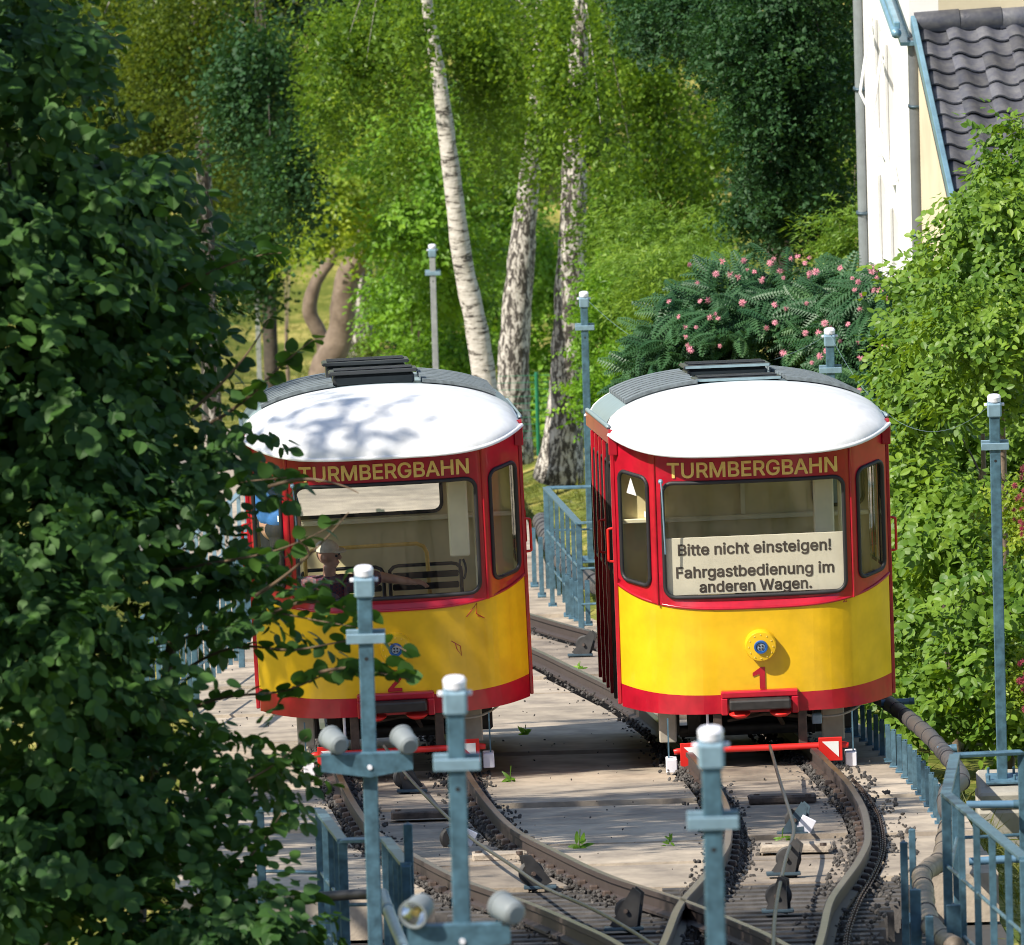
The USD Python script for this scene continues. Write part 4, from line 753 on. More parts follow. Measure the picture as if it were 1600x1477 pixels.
H.part('front_wall', bx(.281, 5, -.02, .24, 2.35, 4.6), 'house_cream'); H.part('far_wall', bx(.0, 5, 5.602, 5.9, -4.5, 2.2), 'house_cream'); H.part('right_wall', bx(4.7, 5, .25, 5.6, -4.5, 2.2), 'house_cream')
rf = H.part('roof', bx(-.25, 5.4, -.3, 6.2, 4.62, 4.75), 'tile'); H.part('eaves_board', bx(-.16, -.10, -.2, 6.0, 2.30, 2.46, .01), 'flashing', under=rf); H.part('gutter', tube([(-.14, -.25, 2.36), (-.14, 6.1, 2.36)], .05, 10), 'flashing', True, under=rf); H.part('soffit', bx(-.10, .6, -.2, 6.0, 2.224, 2.26), 'flashing', under=rf); H.part('upper_wall', bx(.0, .28, -.02, 5.6, 2.262, 4.6), 'house_white')
for y, x in ((-.05, .03), (5.62, -.05)):
    d = H.part('drainpipe', tube([(x, y - .05, -4.4), (x, y - .05, 2.28)], .055 if y < 0 else .045, 12), 'drain' if y < 0 else 'lamp_grey', True)
    for zz in (-.9, .35, 1.6): H.part('pipe_clip', tube([(x, y - .05, zz), (x, y - .05, zz + .03)], .064, 12), 'steel_dark', True, under=d)
H.part('corner_board', bx(.0, .06, -.10, -.022, -4.4, 2.2), 'drain')
# the lower annex with its pantile roof, coming towards the track
AP = math.radians(20); RZ = 2.33
N = Thing('tiled_annex', 'low cream annex with dark pantile roof and blue verge beside the white house', 'annex', loc=HO, rot=HB(math.radians(5.2)))
wl = Polygon([(-.06, -4.5), (-.06, RZ - .13), (-6.0, RZ - .13 - 5.94 * math.tan(AP)), (-6.0, -4.5)])
m = trimesh.creation.extrude_polygon(wl, .25); v = m.vertices; m.vertices = np.stack([v[:, 2] + .062, v[:, 0] - .06, v[:, 1]], 1); N.part('side_wall', m, 'house_cream'); N.part('front_wall', bx(.32, 4.5, -6.05, -5.8, -4.5, RZ - .2 - 5.9 * math.tan(AP)), 'house_cream')
rs = lambda d, x, h=0.: np.array([x, -.02 - d * math.cos(AP) - h * math.sin(AP), RZ - d * math.sin(AP) + h * math.cos(AP)])       # d metres down the slope
deck = np.array([rs(0, .02, -.05), rs(0, 4.6, -.05), rs(6.3, 4.6, -.05), rs(6.3, .02, -.05)]); rfd = N.part('roof', (deck, np.array([(0, 1, 2, 3)])), 'joint')
EXT, PW = .25, .285
def pantile(x0, d, j):
    V = []; up_ = []
    for t in np.linspace(0, 1, 11):
        wv = .036 * math.sin(2 * math.pi * (t + .02)) * (1 if t < .5 else .62)
        up_.append((x0 + t * (PW + .03), wv))
    for dd, lift in ((d - .06, .000), (d + EXT, .040)):
        for x, wv in up_: V.append(rs(dd, x, .03 + wv + lift + j))
    for x, wv in up_: V.append(rs(d + EXT, x, .03 + wv + .022 + j))
    n = 11; F = [(i, i + 1, n + i + 1, n + i) for i in range(10)] + [(n + i, n + i + 1, 2 * n + i + 1, 2 * n + i) for i in range(10)]; return np.array(V), np.array(F)
for r in range(17):
    for c in range(6): N.part('tile', pantile(.05 + c * PW, r * EXT + .06, rng.uniform(-.006, .008)), 'tile', 50, under=rfd)
rest = [pantile(.05 + c * PW, r * EXT + .06, 0.) for r in range(24) for c in range(16) if not (r < 17 and c < 6)]
vv = np.vstack([a for a, b in rest]); ff = np.vstack([b + i * len(rest[0][0]) for i, (a, b) in enumerate(rest)]); N.part('tile_field', (vv, ff), 'tile', 50, under=rfd, kind='stuff')
for c in range(8): N.part('ridge_tile', tube([rs(0, .05 + c * .4, .07), rs(0, .05 + (c + 1) * .4 + .02, .085)], .11, 12), 'tile', True, under=rfd)
vg = [rs(0, .035, .1), rs(6.3, .035, .1)]; N.part('verge_flashing', bar(vg[0], vg[1], .05, .13, [1., 0, 0]), 'flashing')

# ---------------------------------------------------------------- vegetation: leaves, sprays, crowns
lr = np.random.default_rng(11)
def leaf(L, W, fold=.18, curl=.15, fine=False):
    if not fine:
        v = np.array([(0, 0, 0), (-W / 2, L * .42, fold * W), (W / 2, L * .42, fold * W), (0, L, -curl * L), (0, L * .45, -.02 * L)]); f = np.array([(0, 4, 1), (0, 2, 4), (1, 4, 3), (4, 2, 3)]); return v, f
    t = np.array([0, .10, .28, .5, .72, .9, 1.0]); w = np.array([.0, .62, .98, 1.0, .78, .36, 0]) * W / 2; V = []
    for a, b in zip(t, w): zc = -curl * L * a ** 2; V += [(-b, a * L, zc + fold * b * 1.2), (0, a * L, zc), (b, a * L, zc + fold * b * 1.2)]
    F = []
    for i in range(6): F += [(3 * i, 3 * i + 1, 3 * i + 4), (3 * i, 3 * i + 4, 3 * i + 3), (3 * i + 1, 3 * i + 2, 3 * i + 5), (3 * i + 1, 3 * i + 5, 3 * i + 4)]
    return np.array(V), np.array(F)
def put(L, Rm, p, s=1.): return (L[0] * s) @ np.asarray(Rm).T + p, L[1]
def join(L):
    n = 0; V, F = [], []
    for v, f in L: V.append(v); F.append(f + n); n += len(v)
    return np.vstack(V), np.vstack(F)
E = lambda s, a: Rot.from_euler(s, a, degrees=True).as_matrix()
def spray(n, L, W, length, fine=False, droop=40, spread=55):
    """leaves set alternately along a twig that runs out along +y and sags"""
    out = []
    for k in range(n):
        t = (k + .5) / n; p = np.array([lr.normal(0, .02), length * t, -.25 * length * t * t + lr.normal(0, .015)]); sg = -1 if k % 2 else 1
        out.append(put(leaf(L * lr.uniform(.75, 1.15), W * lr.uniform(.8, 1.1), lr.uniform(.05, .25), lr.uniform(.05, .3), fine), E('zxy', [sg * spread + lr.normal(0, 18), -droop + lr.normal(0, 18), lr.normal(0, 22)]), p))
    out.append(put(leaf(L, W, .1, .1, fine), E('zx', [lr.normal(0, 12), -20]), np.array([0, length, -.25 * length]))); return join(out)
def strand(n, L, length, w=.8, wide=.07):
    out = []
    for k in range(n):
        t = k / n; out.append(put(leaf(L * lr.uniform(.7, 1.15), L * w, .1, .1), E('zxy', [180 + lr.normal(0, 65), -52 + lr.normal(0, 24), lr.normal(0, 26)]), np.array([lr.normal(0, wide), lr.normal(0, wide) + .15 * length * math.sin(t * 2), -length * t])))
    return join(out)
def ball(n, L, W, r): 
    out = []
    for k in range(n):
        d = lr.normal(size=3); d /= np.linalg.norm(d); out.append(put(leaf(L * lr.uniform(.7, 1.2), W * lr.uniform(.8, 1.1), .15, .15), Rot.random(random_state=int(lr.integers(1e6))).as_matrix() if k % 3 == 0 else E('zx', [180 + lr.normal(0, 80), lr.normal(-42, 25)]), d * r * lr.uniform(.3, 1)))
    return join(out)
def frond(n, length):
    out = []
    for k in range(n):
        t = (k + .5) / n
        for sg in (-1, 1):
            l = .5 * length * math.sin(math.pi * (.12 + .8 * t)); p = np.array([0, length * t, -.35 * length * t * t])
            for q in range(2): out.append(put(leaf(l * .62, .022, 0, .5), E('zx', [sg * 62, -12 - 20 * q]), p + np.array([sg * l * .45 * q, .12 * l * q, -.12 * l * q])))
    return join(out)
def tuft(n, h, w, lean=28):
    return join([put(leaf(h * lr.uniform(.5, 1.1), w, .3, .35), E('xyz', [0, 0, 0]) @ E('zx', [lr.uniform(0, 360), 90 - abs(lr.normal(0, lean))]), np.array([lr.normal(0, h * .15), lr.normal(0, h * .15), 0])) for _ in range(n)])
PR = dict(hazel=[spray(11, .088, .073, .42, True), spray(10, .094, .078, .36, True), spray(13, .08, .066, .5, True)], birch=[strand(20, .078, .8, .8, .10), strand(24, .072, 1.0, .8, .10), strand(16, .084, .6, .8, .11)], broad=[spray(12, .075, .05, .40), spray(14, .068, .046, .45), ball(18, .07, .05, .16)],
          ivy=[ball(26, .06, .055, .17), spray(14, .06, .05, .4, False, 50), ball(22, .065, .055, .2)], conifer=[strand(60, .10, .7, .16, .06), strand(50, .11, .5, .15, .08)], mimosa=[frond(11, .30), frond(9, .26), frond(12, .36)], shrub=[spray(10, .088, .058, .38, True), spray(12, .08, .054, .42, True), ball(14, .085, .058, .14)],
          bamboo=[spray(16, .10, .022, .45, False, -10, 35), strand(30, .09, .6, .25, .1), spray(12, .11, .025, .5, False, 0, 40)], grass=[tuft(14, .22, .012), tuft(10, .30, .014), tuft(18, .15, .012)], weed=[tuft(9, .16, .05, 40), spray(7, .09, .05, .1)], far=[ball(30, .16, .13, .5), spray(20, .16, .12, 1.0)])
def scatter(clumps, seed, mode, s=(.8, 1.25), gap=.42, gf=1.1):
    """clumps: (world centre, radii (3), count); sprays fill each ellipsoid, thicker outside, with gaps where a noise is low"""
    g = np.random.default_rng(seed); Ps, Qs = [], []
    for c, r, n in clumps:
        d = g.normal(size=(n * 2, 3)); d /= np.linalg.norm(d, axis=1)[:, None]; p = d * (g.random((n * 2, 1)) ** .42) * np.asarray(r) + np.asarray(c)
        keep = meshkit.noise(p * gf, seed) > gap - .12; p, d = p[keep][:n], d[keep][:n]; k = len(p)
        yaw = np.degrees(np.arctan2(-d[:, 0], d[:, 1])) + g.normal(0, 45, k)
        if mode == 'spray': q = Rot.from_euler('zyx', np.stack([yaw, g.normal(0, 25, k), d[:, 2] * 30 + g.normal(0, 22, k)], 1), degrees=True)
        elif mode == 'hang': q = Rot.from_euler('zyx', np.stack([g.normal(20, 55, k), g.normal(0, 9, k), g.normal(0, 9, k)], 1), degrees=True)
        else: q = Rot.from_euler('zyx', np.stack([g.normal(15, 60, k), g.normal(0, 25, k), g.normal(0, 25, k)], 1), degrees=True)
        Ps.append(p); Qs.append(q.as_quat())
    P_ = np.vstack(Ps); return P_, np.vstack(Qs), g.uniform(*s, len(P_)), g
def px_clumps(L):
    out = []
    for (px, py, u, rx, ry, rd, n) in L: k = u / FPX; out.append((Aw(px, py, u), (rx * k, rd, ry * k), int(n)))
    return out
def VP(px, py, u):                            # on the upright plane that stands on the incline at u
    d = twv(ray(px, py)); y0 = tw([0, u, 0])[1]; return EYE + d * ((y0 - EYE[1]) / d[1])
def trunk_tube(pts, radii, sides=14, n=40, rough=.06, seed=0):
    p = spline(pts, n); q_ = np.asarray(pts, float); kn = np.r_[0, np.cumsum(np.linalg.norm(np.diff(q_, axis=0), axis=1))]; kn = kn / kn[-1] if len(radii) == len(q_) else np.linspace(0, 1, len(radii)); r = np.interp(np.linspace(0, 1, n), kn, radii); m = tube(p, r, sides); v = np.asarray(m.vertices); c = np.vstack([np.repeat(p, sides, 0), p[:1], p[-1:]])
    m.vertices = c + (v - c) * (1 + rough * 2 * (meshkit.fbm(v * np.array([7, 7, 3.]), 3, seed) - .5) * 2)[:, None]; return m
TREE_N = [0]
def tree(name, label, trunks, clumps, proto, leafm, mode, barkm='bark_brown', s=(.8, 1.25), cat='tree', group=None, gap=.42, limbs=4, seed=None, extra=(), gf=1.1):
    TREE_N[0] += 1; seed = seed or TREE_N[0] * 13; cl = px_clumps(clumps); base = trunks[0][0][0]
    T = Thing(name, label, cat, group, loc=base, world=True)
    for pts, rad in trunks: T.part('trunk' if cat == 'tree' else 'stem', trunk_tube(pts, rad, seed=seed, rough=.10), barkm, True)
    g = np.random.default_rng(seed + 1); top = trunks[0][0][-1]
    for i in range(min(limbs, len(cl))):
        c, r, _ = cl[i]; st = trunks[0][0][0] + (np.asarray(top) - trunks[0][0][0]) * g.uniform(.55, .95); e = np.asarray(c) + g.normal(0, .3, 3) * np.asarray(r); rr = trunks[0][1][-1] * .5
        T.part('limb', trunk_tube([st, (st + e) / 2 + [0, 0, .2 * np.linalg.norm(e - st) * .3], e], [rr, rr * .7, rr * .25], 7, 14, .1, seed + i), barkm, True)
    P_, Q_, S_, g = scatter(cl, seed, mode, s, gap, gf); pr = PR[proto]
    instancer(T.path, 'crown' if cat == 'tree' else 'foliage', pr, leafm, P_ - T.loc, Q_, S_, g.integers(0, len(pr), len(P_)), kind='stuff')
    for nm, prs, mm, cl2, md, ss in extra:
        P2, Q2, S2, g2 = scatter(px_clumps(cl2), seed + 5, md, ss, .2); instancer(T.path, nm, prs, mm, P2 - T.loc, Q2, S2, g2.integers(0, len(prs), len(P2)), kind='stuff')
    return T
def up_trunk(px, u, h, r0, r1, lean=(0, 0), py=None):
    b = tpt(A(px, 600, u)[0], u) if py is None else VP(px, py, u); return ([b - [0, 0, .2], b + [lean[0] * .4, lean[1] * .4, h * .5], b + [lean[0], lean[1], h]], [r0, (r0 + r1) / 2, r1])
# birches
kA = 230 / FPX
def tp(L, u): return [VP(x, y, u) for x, y in L]
tree('birch_tree', 'slender birch with clean white trunk leaning left, behind the left car', [(tp([(768, 720), (757, 600), (744, 510), (722, 400), (703, 250), (683, 100), (668, 10), (655, -150), (640, -420)], 232), np.array([24, 19, 18, 16, 14, 11, 9, 7, 3]) * kA)],
     [(590, 50, 235, 90, 90, 1.2, 330), (520, 90, 234, 55, 100, 1.0, 210), (720, 0, 236, 90, 80, 1.5, 170), (560, -150, 230, 220, 100, 2, 120), (760, 110, 236, 60, 130, .8, 170), (620, 190, 238, 40, 60, .6, 50), (665, 20, 229, 50, 50, .3, 36)], 'birch', 'leaf_birch', 'hang', 'birch_bark', limbs=4, gap=.65, gf=2.0)
kB = 247 / FPX
tree('birch_tree', 'middle birch with rough grey-white trunk behind the two cars', [(tp([(806, 720), (802, 620), (806, 500), (815, 400), (826, 290), (842, 130), (850, -50), (855, -300)], 247), np.array([28, 26, 24, 21, 17, 13, 9, 4]) * kB)],
     [(790, 110, 249, 80, 130, 1.2, 330), (850, 190, 250, 50, 110, .8, 160), (830, -60, 248, 150, 90, 1.6, 120), (770, 260, 253, 50, 90, .8, 80), (825, 150, 243.5, 60, 120, .4, 170)], 'birch', 'leaf_birch', 'hang', 'birch_bark_rough', gap=.65, gf=2.0)
tree('birch_tree', 'stout birch with furrowed white trunk standing between the cars', [(tp([(874, 750), (878, 715), (884, 640), (888, 550), (893, 400), (898, 250), (904, 100), (907, -40), (910, -300)], 233), np.array([44, 34, 29, 27, 23, 19, 15, 10, 4]) * kA)],
     [(990, 110, 235, 90, 110, 1.0, 340), (1020, 280, 235, 110, 120, 1.0, 380), (950, 200, 229, 55, 150, .5, 90), (900, 30, 236, 90, 80, 1, 180), (1080, 180, 238, 90, 130, 1, 240), (1000, -90, 230, 220, 90, 1.8, 120), (950, 420, 236, 40, 70, .5, 60), (1060, 370, 236, 100, 60, .8, 150), (903, 90, 229.5, 60, 140, .3, 170), (920, 300, 229.5, 40, 70, .3, 36)], 'birch', 'leaf_birch', 'hang', 'birch_bark_rough', gap=.65, gf=2.0)
tree('birch_tree', 'dark hanging birch at the upper left above the dark foliage', [up_trunk(330, 262, 12, .16, .05)], [(290, 60, 255, 110, 90, 1.4, 460), (400, 120, 258, 90, 110, 1.4, 360), (220, 150, 258, 90, 130, 1, 330), (150, 40, 258, 120, 90, 1, 260), (330, -100, 255, 200, 90, 2, 220), (330, 240, 262, 70, 70, 1, 150)], 'birch', 'leaf_birch_dark', 'hang', 'birch_bark_dark')
# the leaning old tree with lime foliage, and the dark-trunked one beside it
kD = 283 / FPX
tree('leaning_tree', 'old leaning tree with twisted brown trunks and yellow-green leaves', [(tp([(497, 650), (506, 585), (534, 510), (541, 440), (566, 396), (610, 360), (650, 330)], 283), np.array([27, 25, 21, 19, 17, 11, 6]) * kD), (tp([(508, 600), (506, 540), (484, 485), (494, 440), (520, 400), (530, 320)], 284), np.array([15, 12, 12, 10, 8, 4]) * kD)],
     [(530, 280, 279, 70, 110, 1.1, 520), (490, 355, 278, 35, 45, .5, 120), (590, 330, 281, 70, 80, .8, 260), (560, 180, 281, 80, 70, 1, 300), (500, 220, 282, 50, 70, .8, 190)], 'broad', 'leaf_lime', 'spray', 'bark_brown', s=(1.1, 1.7), gap=.62, gf=2.0)
kF = 290 / FPX
tree('ivy_birch', 'dark-barked birch with ivy at its foot beside the leaning tree', [(tp([(566, 620), (566, 560), (568, 480), (566, 430), (570, 330), (580, 200)], 292), np.array([25, 23, 19, 17, 13, 6]) * kF)], [(567, 560, 291, 26, 26, .35, 60), (600, 160, 300, 90, 80, 1, 200), (560, 590, 290, 30, 30, .4, 60)], 'broad', 'leaf_birch_dark', 'spray', 'birch_bark_dark', limbs=1)
# broadleaf bushes behind
def bush(name, label, px, u, cl, proto, lm, mode='spray', s=(.8, 1.25), cat='bush', gap=.42, bark='bark_brown', **k): return tree(name, label, [up_trunk(px, u, 1.2, .05, .025)], cl, proto, lm, mode, bark, s, cat, gap=gap, limbs=3, **k)
bush('hazel_bush', 'bright sunlit green bush between the leaning tree and the white birch', 650, 262, [(650, 330, 252, 75, 130, 1.3, 620), (645, 440, 255, 45, 60, 1, 190), (690, 220, 256, 50, 90, 1, 230), (640, 190, 262, 60, 60, 1, 180), (760, 350, 262, 50, 130, .8, 260), (700, 420, 254, 40, 90, .8, 190)], 'broad', 'leaf_bright', s=(1.2, 1.9), gf=2.0, gap=.62)
bush('undergrowth', 'low green undergrowth between the birch trunks behind the cars', 780, 262, [(700, 560, 256, 60, 60, .8, 240), (650, 480, 268, 60, 70, .8, 200), (770, 500, 262, 50, 120, .8, 320), (850, 480, 258, 50, 150, .8, 380), (850, 650, 250, 36, 70, .6, 160), (780, 380, 266, 60, 90, .8, 220)], 'broad', 'leaf_bright', s=(1.1, 1.7), gf=2.0, gap=.62)
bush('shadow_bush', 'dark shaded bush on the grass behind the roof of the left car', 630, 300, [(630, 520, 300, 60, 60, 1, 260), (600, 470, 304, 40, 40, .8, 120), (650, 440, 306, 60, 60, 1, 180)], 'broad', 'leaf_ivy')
bush('green_thicket', 'mid-green thicket right of the stout birch, behind the steel mast', 950, 228, [(950, 500, 226, 55, 110, .7, 330), (1000, 570, 222, 60, 60, .6, 210), (960, 380, 234, 60, 90, .7, 210), (930, 620, 220, 30, 50, .4, 90)], 'ivy', 'leaf_bright', 'rand')
bush('bamboo_thicket', 'feathery yellow-green thicket above the pink flowers', 1060, 222, [(1060, 440, 220, 90, 70, .8, 330), (1110, 400, 222, 50, 60, .6, 160), (1000, 430, 222, 50, 70, .6, 150), (1040, 360, 226, 120, 60, .8, 220)], 'bamboo', 'leaf_shrub', 'hang', cat='plant')
bush('bamboo_thicket', 'feathery yellow-green thicket beside the drainpipe of the white house', 1325, 208, [(1325, 390, 206, 40, 80, .6, 260), (1340, 240, 214, 40, 120, .6, 200)], 'bamboo', 'leaf_shrub', 'hang', cat='plant')
tree('ivy_tree', 'dark ivy-covered tree left of the white house', [up_trunk(1225, 215, 9, .17, .08), (tp([(1215, 460), (1200, 380), (1190, 300)], 214), [.04, .03, .02])], [(1230, 180, 210, 95, 170, 1.2, 760), (1170, 90, 210, 100, 110, 1.2, 440), (1270, 320, 211, 70, 90, .9, 300), (1190, 330, 211, 60, 70, .7, 170), (1060, 30, 216, 110, 70, 1.2, 300), (1250, -60, 210, 120, 110, 1.4, 350), (1310, 130, 212, 45, 110, .8, 220)], 'ivy', 'leaf_ivy', 'rand', 'bark_dark', s=(.8, 1.4))
tree('dark_tree', 'dark drooping tree between the hanging birch and the leaning birch at the upper left', [up_trunk(425, 300, 10, .14, .05)], [(395, 110, 250, 75, 120, .8, 230), (450, 240, 248, 45, 80, .6, 130), (250, 60, 262, 60, 120, .8, 160), (430, 230, 296, 60, 120, 1, 380), (400, 360, 297, 50, 90, .9, 230), (450, 110, 296, 50, 90, .9, 200), (340, 330, 300, 70, 110, 1, 260)], 'birch', 'leaf_ivy', 'hang', 'bark_dark', s=(.9, 1.5))
bush('pale_thicket', 'pale sunlit thicket behind the dark drooping tree at the left', 450, 320, [(445, 290, 318, 45, 60, .8, 200), (460, 180, 322, 60, 80, .8, 200), (430, 360, 322, 40, 50, .6, 100)], 'broad', 'leaf_lime', s=(.9, 1.4))
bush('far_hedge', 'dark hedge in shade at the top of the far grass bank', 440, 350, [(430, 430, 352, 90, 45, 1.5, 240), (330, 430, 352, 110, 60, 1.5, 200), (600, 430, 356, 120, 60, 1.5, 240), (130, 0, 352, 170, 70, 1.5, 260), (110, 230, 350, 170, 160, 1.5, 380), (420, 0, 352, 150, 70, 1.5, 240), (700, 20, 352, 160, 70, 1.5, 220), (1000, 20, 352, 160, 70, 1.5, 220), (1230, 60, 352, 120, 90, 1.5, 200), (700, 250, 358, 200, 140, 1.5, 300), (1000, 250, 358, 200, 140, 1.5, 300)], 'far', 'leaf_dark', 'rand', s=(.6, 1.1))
# the wood that closes the view
fw = [(np.array(tpt(x, u)) + [0, 0, z], (2.6, 2.0, 2.6), 26) for u in (385, 410) for x in np.arange(-26, 27, 3.2) for z in (1.5, 5., 8.5, 12.)]
P_, Q_, S_, g = scatter(fw, 99, 'rand', (.8, 1.6), .3)
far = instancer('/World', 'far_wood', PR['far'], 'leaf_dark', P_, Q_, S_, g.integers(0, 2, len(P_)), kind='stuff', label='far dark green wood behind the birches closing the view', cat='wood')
# the flowering silk tree
tuftfl = join([put(leaf(.05, .008, 0, .1), Rot.random(random_state=k).as_matrix() if k % 2 else E('zx', [k * 29, 25 + (k % 5) * 10]), np.zeros(3)) for k in range(46)])
fl_cl = [(1130, 430, 173.4, 90, 22, .6, 9), (1240, 420, 173.4, 80, 18, .6, 14), (1390, 440, 171.5, 50, 30, .4, 7), (1350, 450, 172.2, 60, 30, .6, 11), (1100, 490, 172.2, 90, 40, .5, 11), (1280, 510, 171.6, 110, 60, .6, 16), (1370, 590, 170.4, 50, 60, .6, 9), (1080, 540, 172.8, 60, 30, .5, 4)]
tree('silk_tree', 'feathery silk tree with pink flowers above the roof of the right car', [up_trunk(1240, 175.2, 1.8, .09, .05)], [(1130, 480, 174.0, 90, 50, 1, 330), (1230, 470, 174.0, 90, 50, 1, 330), (1320, 500, 173.4, 80, 70, 1, 360), (1060, 530, 174.6, 70, 40, .8, 170), (1200, 560, 174.6, 130, 40, 1, 300), (1340, 610, 172.2, 80, 70, .8, 340), (1390, 480, 172.5, 55, 60, .5, 160), (1410, 680, 171.0, 40, 60, .5, 120), (1020, 580, 174.6, 40, 40, .5, 70)], 'mimosa', 'leaf_mimosa', 'spray', 'bark_brown', s=(.8, 1.3), gf=2.,
     extra=[('flower', [tuftfl, tuftfl], 'flower', fl_cl, 'rand', (.5, .95))], gap=.3)
# the right-hand shrubs
sc = [(1480, 900, 157, 75, 110, .7, 420), (1560, 800, 157, 90, 155, .8, 480), (1500, 700, 157, 80, 90, .7, 320), (1450, 1040, 156, 50, 70, .5, 190), (1530, 1040, 156, 90, 80, .6, 300), (1440, 830, 158, 40, 90, .5, 140), (1580, 620, 157, 60, 100, .7, 260), (1490, 1110, 156, 60, 40, .4, 120), (1640, 950, 157, 80, 220, .8, 420), (1440, 1100, 153, 45, 50, .5, 110), (1590, 1120, 153, 50, 40, .5, 110), (1410, 960, 154, 30, 90, .4, 120), (1420, 760, 155, 30, 80, .4, 110), (1430, 620, 155, 40, 60, .4, 110), (1560, 1000, 152.5, 75, 130, .5, 300), (1500, 830, 154, 70, 90, .5, 220)]
tree('green_shrub', 'dense bright green shrub right of the right car behind the mast', [up_trunk(1530, 155, 3.0, .05, .02), up_trunk(1480, 155.5, 2.2, .04, .02, (-.2, 0))], sc, 'shrub', 'leaf_shrub', 'spray', cat='shrub', limbs=6, gap=.40, gf=2.2)
tree('yellow_shrub', 'yellow-green leafy bush in front of the annex roof at the right', [up_trunk(1560, 153, 4.6, .05, .02)], [(1540, 420, 152, 70, 80, .7, 330), (1580, 260, 153, 40, 70, .5, 140), (1530, 330, 152, 40, 40, .4, 90), (1500, 500, 151, 60, 60, .6, 210), (1570, 520, 151, 60, 80, .7, 260), (1450, 450, 156, 50, 60, .4, 130), (1450, 560, 154, 60, 60, .5, 210), (1520, 610, 152, 60, 50, .5, 160), (1640, 420, 152, 60, 160, .6, 240)], 'shrub', 'leaf_shrub', 'spray', cat='shrub', limbs=5, gap=.40, gf=2.2, s=(.65, 1.05))
tree('smoke_bush', 'reddish-tinged shrub at the right edge behind the mast', [up_trunk(1610, 152, 1.5, .04, .02)], [(1600, 800, 141, 25, 60, .3, 90), (1605, 1060, 141, 20, 60, .3, 60)], 'broad', 'leaf_lime', 'spray', cat='shrub', limbs=2, extra=[('flower', [tuftfl, tuftfl], 'flower_red', [(1600, 790, 140.6, 20, 60, .3, 26), (1604, 1070, 140.6, 16, 50, .3, 20)], 'rand', (.5, .8))], s=(.6, .9))
# the big shaded hazel at the left, and the tall tree over it whose shade falls on it and on the left car
hz = [(20, 80, 103, 70, 150, .8, 190), (110, 330, 103, 130, 120, .8, 240), (40, 400, 102, 130, 160, .8, 230), (225, 450, 103, 75, 80, .6, 110), (60, 640, 102, 140, 150, .8, 240), (190, 590, 103, 90, 100, .6, 130), (60, 900, 101, 130, 170, .8, 230), (190, 830, 102, 70, 110, .6, 80), (80, 1150, 101, 150, 150, .8, 240), (220, 1100, 102, 80, 90, .6, 100), (100, 1380, 100, 160, 130, .8, 220), (270, 1340, 101, 80, 110, .6, 110), (330, 1450, 100, 80, 50, .5, 70), (260, 1000, 102, 70, 60, .4, 60), (-120, 700, 102, 110, 700, 1, 420), (385, 955, 101.5, 40, 45, .3, 26), (430, 1085, 101, 45, 32, .3, 22), (365, 1180, 101, 60, 50, .3, 28), (400, 1440, 100, 70, 40, .4, 34), (285, 700, 102, 75, 80, .4, 64), (300, 880, 102, 75, 70, .4, 64), (50, 500, 102.5, 140, 480, .8, 300), (60, 1150, 100.5, 150, 330, .8, 230)]
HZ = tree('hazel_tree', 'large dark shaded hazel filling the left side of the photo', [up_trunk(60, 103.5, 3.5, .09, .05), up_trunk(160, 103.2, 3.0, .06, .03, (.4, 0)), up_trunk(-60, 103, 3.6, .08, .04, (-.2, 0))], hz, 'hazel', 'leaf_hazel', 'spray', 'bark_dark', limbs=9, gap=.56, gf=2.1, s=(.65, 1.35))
br = [[(430, 955, 101), (500, 940, 100.8), (585, 965, 100.6)], [(500, 1050, 100.9), (560, 1045, 100.7), (640, 1062, 100.5)], [(200, 900, 102), (330, 880, 101.5), (430, 860, 101), (520, 820, 100.5)], [(230, 1010, 102), (340, 985, 101.5), (450, 960, 101), (560, 980, 100.7)], [(260, 1070, 102), (380, 1010, 101.4), (460, 1015, 101), (590, 1000, 100.7), (640, 1020, 100.5)], [(150, 780, 102), (260, 770, 102), (360, 755, 101.6), (455, 745, 101.3)], [(240, 1140, 101.8), (350, 1090, 101.5), (440, 1080, 101.3), (520, 1050, 101), (600, 1035, 100.8)], [(240, 480, 102.6), (340, 420, 102.2), (400, 400, 102), (440, 395, 101.8)], [(330, 660, 102), (400, 610, 101.7), (440, 570, 101.6), (490, 530, 101.5)], [(240, 1300, 101), (340, 1240, 100.8), (420, 1200, 100.6), (480, 1150, 100.5)], [(300, 1420, 100.6), (380, 1350, 100.5), (440, 1270, 100.4)], [(420, 760, 101.2), (500, 750, 101), (560, 770, 100.8)], [(400, 930, 101.1), (480, 870, 100.8), (545, 800, 100.6)], [(300, 640, 102), (380, 560, 101.8), (420, 500, 101.7)]]
nleaf = 0
for bi, L in enumerate(br):
    c = spline([Aw(*q) for q in L], 24); bp_ = HZ.part('branch', tube(c, np.linspace(.012, .003, 24), 6), 'twig', True)
    for k in range(5, 24):
        for sg in (-1, 1):
            if lr.random() < .30 or nleaf >= 296: continue
            nleaf += 1; d = c[min(k, 23)] - c[k - 1]; yw = math.degrees(math.atan2(-d[0], d[1])); s_ = lr.uniform(.085, .118)
            v, f = put(leaf(s_, s_ * lr.uniform(.78, .9), lr.uniform(.05, .2), lr.uniform(.05, .3), True), E('zxy', [yw + sg * 60 + lr.normal(0, 25), -48 + lr.normal(0, 28), lr.normal(0, 30)]), c[k] + lr.normal(0, .008, 3)); HZ.part('leaf', (v, f), 'leaf_hazel', True, under=bp_)
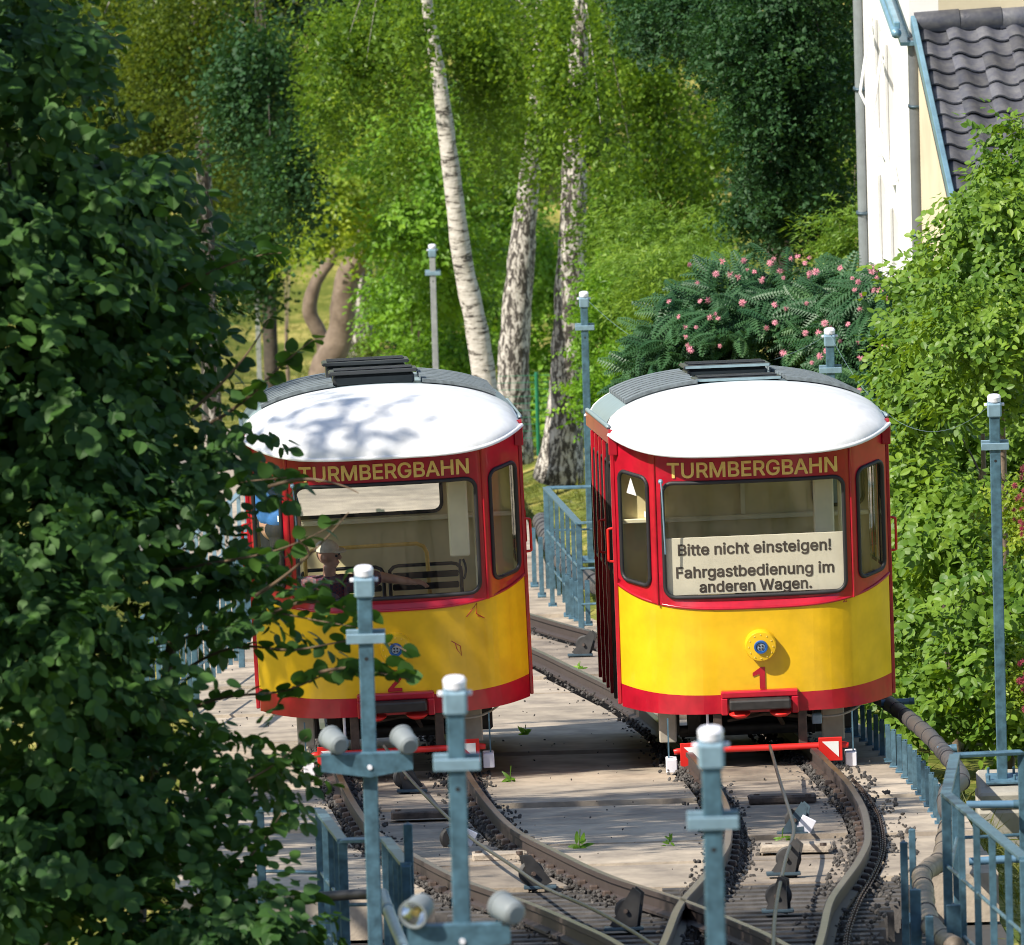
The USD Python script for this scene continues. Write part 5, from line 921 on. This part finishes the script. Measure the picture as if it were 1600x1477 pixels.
def shade_tree(name, label, base, clumps, seed):
    T = Thing(name, label, 'tree', loc=base, world=True); top = np.mean([c for c, r, n in clumps], 0); T.part('trunk', trunk_tube([base - [0, 0, .5], base * .5 + top * .5 + [.3, .2, -.5], top], [.28, .2, .08], 12, 30, .1, seed), 'bark_dark', True)
    for i, (c, r, n) in enumerate(clumps[:6]): T.part('limb', trunk_tube([base + (top - base) * .6, (base + (top - base) * .7) * .5 + np.asarray(c) * .5, np.asarray(c)], [.1, .07, .03], 7, 12, .1, seed + i), 'bark_dark', True)
    P_, Q_, S_, g = scatter(clumps, seed, 'rand', (.8, 1.3), .30, 1.4); instancer(T.path, 'crown', PR['far'], 'leaf_hazel', P_ - T.loc, Q_, S_, g.integers(0, 2, len(P_)), kind='stuff')
SHADE = []
for t_ in (tpt(-1.9, 103) + [0, 0, 3.0], tpt(-1.9, 101) + [0, 0, 1.2], tpt(-1.6, 105) + [0, 0, 4.4]): SHADE.append((t_ + TOSUN * 6.5, (2.3, 2.3, 1.3), 64))
for a_, u_, n_, L_, r_, k_ in ((-1.4, 140, .9, 13, (.7, .8, .4), 40), (-.6, 140, .75, 13, (.5, .5, .3), 14), (-.4, 131, 0, 13, (2.6, 4.6, .6), 430), (1.6, 131, 0, 13, (1.2, 4.0, .5), 130), (-2.0, 137, 0, 13, (1.2, 1.6, .5), 80), (.6, 111, 0, 13, (3.2, 5.4, .7), 480), (-1.8, 122, 0, 13, (1.0, 3.0, .6), 90), (-1.2, 139.5, 2.7, 13, (.6, .5, .3), 5), (.4, 147, 0, 13, (.7, 4.0, .4), 70)):
    SHADE.append((tw([a_, u_, n_]) + TOSUN * L_, r_, k_))
shade_tree('tall_tree', 'tall broad tree left of the line that throws the shade on the hazel', tpt(-8.5, 112), SHADE[:3], 41)
shade_tree('tall_tree', 'second tall tree left of the line that dapples the left car and the track', tpt(-11.5, 131), SHADE[3:], 43)
# grass, weeds
def ground_scatter(name, label, regions, proto, lm, s, cat, n_seed):
    g = np.random.default_rng(n_seed); Pp = []
    for x0, x1, u0, u1, n in regions: x, u = g.uniform(x0, x1, n), g.uniform(u0, u1, n); ok = (x > xr(u) + .15) | (x < xl(u) - .15) | (u > 262); Pp.append(tpt(x[ok], u[ok], -.02))
    Pp = np.vstack(Pp); k = len(Pp); instancer('/World', name, PR[proto], lm, Pp, Rot.from_euler('z', g.uniform(0, 360, k), degrees=True).as_quat(), g.uniform(*s, k), g.integers(0, len(PR[proto]), k), kind='stuff', label=label, cat=cat)
ground_scatter('grass', 'short sunlit grass, partly dry, on the banks beside the line', [(-1, 3.2, 188, 245, 2600), (-8, 3, 262, 345, 5200), (3.2, 6, 100, 146, 2600), (-6, -2.5, 130, 200, 1500)], 'grass', 'leaf_grass', (.5, 1.2), 'grass', 5)
def weed(px, py, h, label, big=False):
    b = Gw(px, py); T = Thing('weed', label, 'weed', loc=b, world=True)
    for k in range(16 if big else 8):
        v, f = put(leaf(h * lr.uniform(.3, .8), h * .2, .15, .3, True), E('zx', [lr.uniform(0, 360), 35 + lr.uniform(0, 45)]), b + lr.normal(0, .012, 3)); T.part('leaf', (v, f), 'leaf_bright', True)
    T.part('stalk', tube([b, b + [0.01, 0, h * .8]], .004, 5), 'leaf_bright')
weed(797, 1216, .13, 'small upright weed on the slabs between the two cars'); weed(905, 1322, .16, 'larger green weed beside the long curved rail', True); weed(889, 1362, .12, 'weed growing at the foot of the curved rail', True); weed(1045, 1318, .10, 'little pair of leaves left of the nearest mast'); weed(1222, 1308, .09, 'tiny weed beside the upper guide roller'); weed(820, 1146, .1, 'dusty weed on the slab edge between the cars', True); weed(905, 1046, .1, 'weed beside the far guide roller', True)
# the green fence behind the birches
f0, f1 = VP(841, 690, 243), VP(860, 690, 243)
T = Thing('green_fence', 'green wire fence with post between the two rightmost birches', 'fence', loc=f0, world=True)
for dx in (0, -2.0, 1.9): T.part('post', tube([f0 + [dx, 0, -.2], f0 + [dx, 0, 1.0]], .028, 10), 'green_fence', True)
for zz in np.arange(.05, .99, .1): T.part('wire', tube([f0 + [-2.0, .03, zz], f0 + [1.9, .03, zz]], .004, 4), 'green_fence')
# paved yard glimpsed at the left
yard = np.array([tpt(x, u, .03) for x, u in ((-9, 205), (-2.6, 205), (-3.0, 262), (-9, 262))]); single('paved_yard', (yard, np.array([(0, 1, 2, 3)])), 'asphalt', kind='structure')
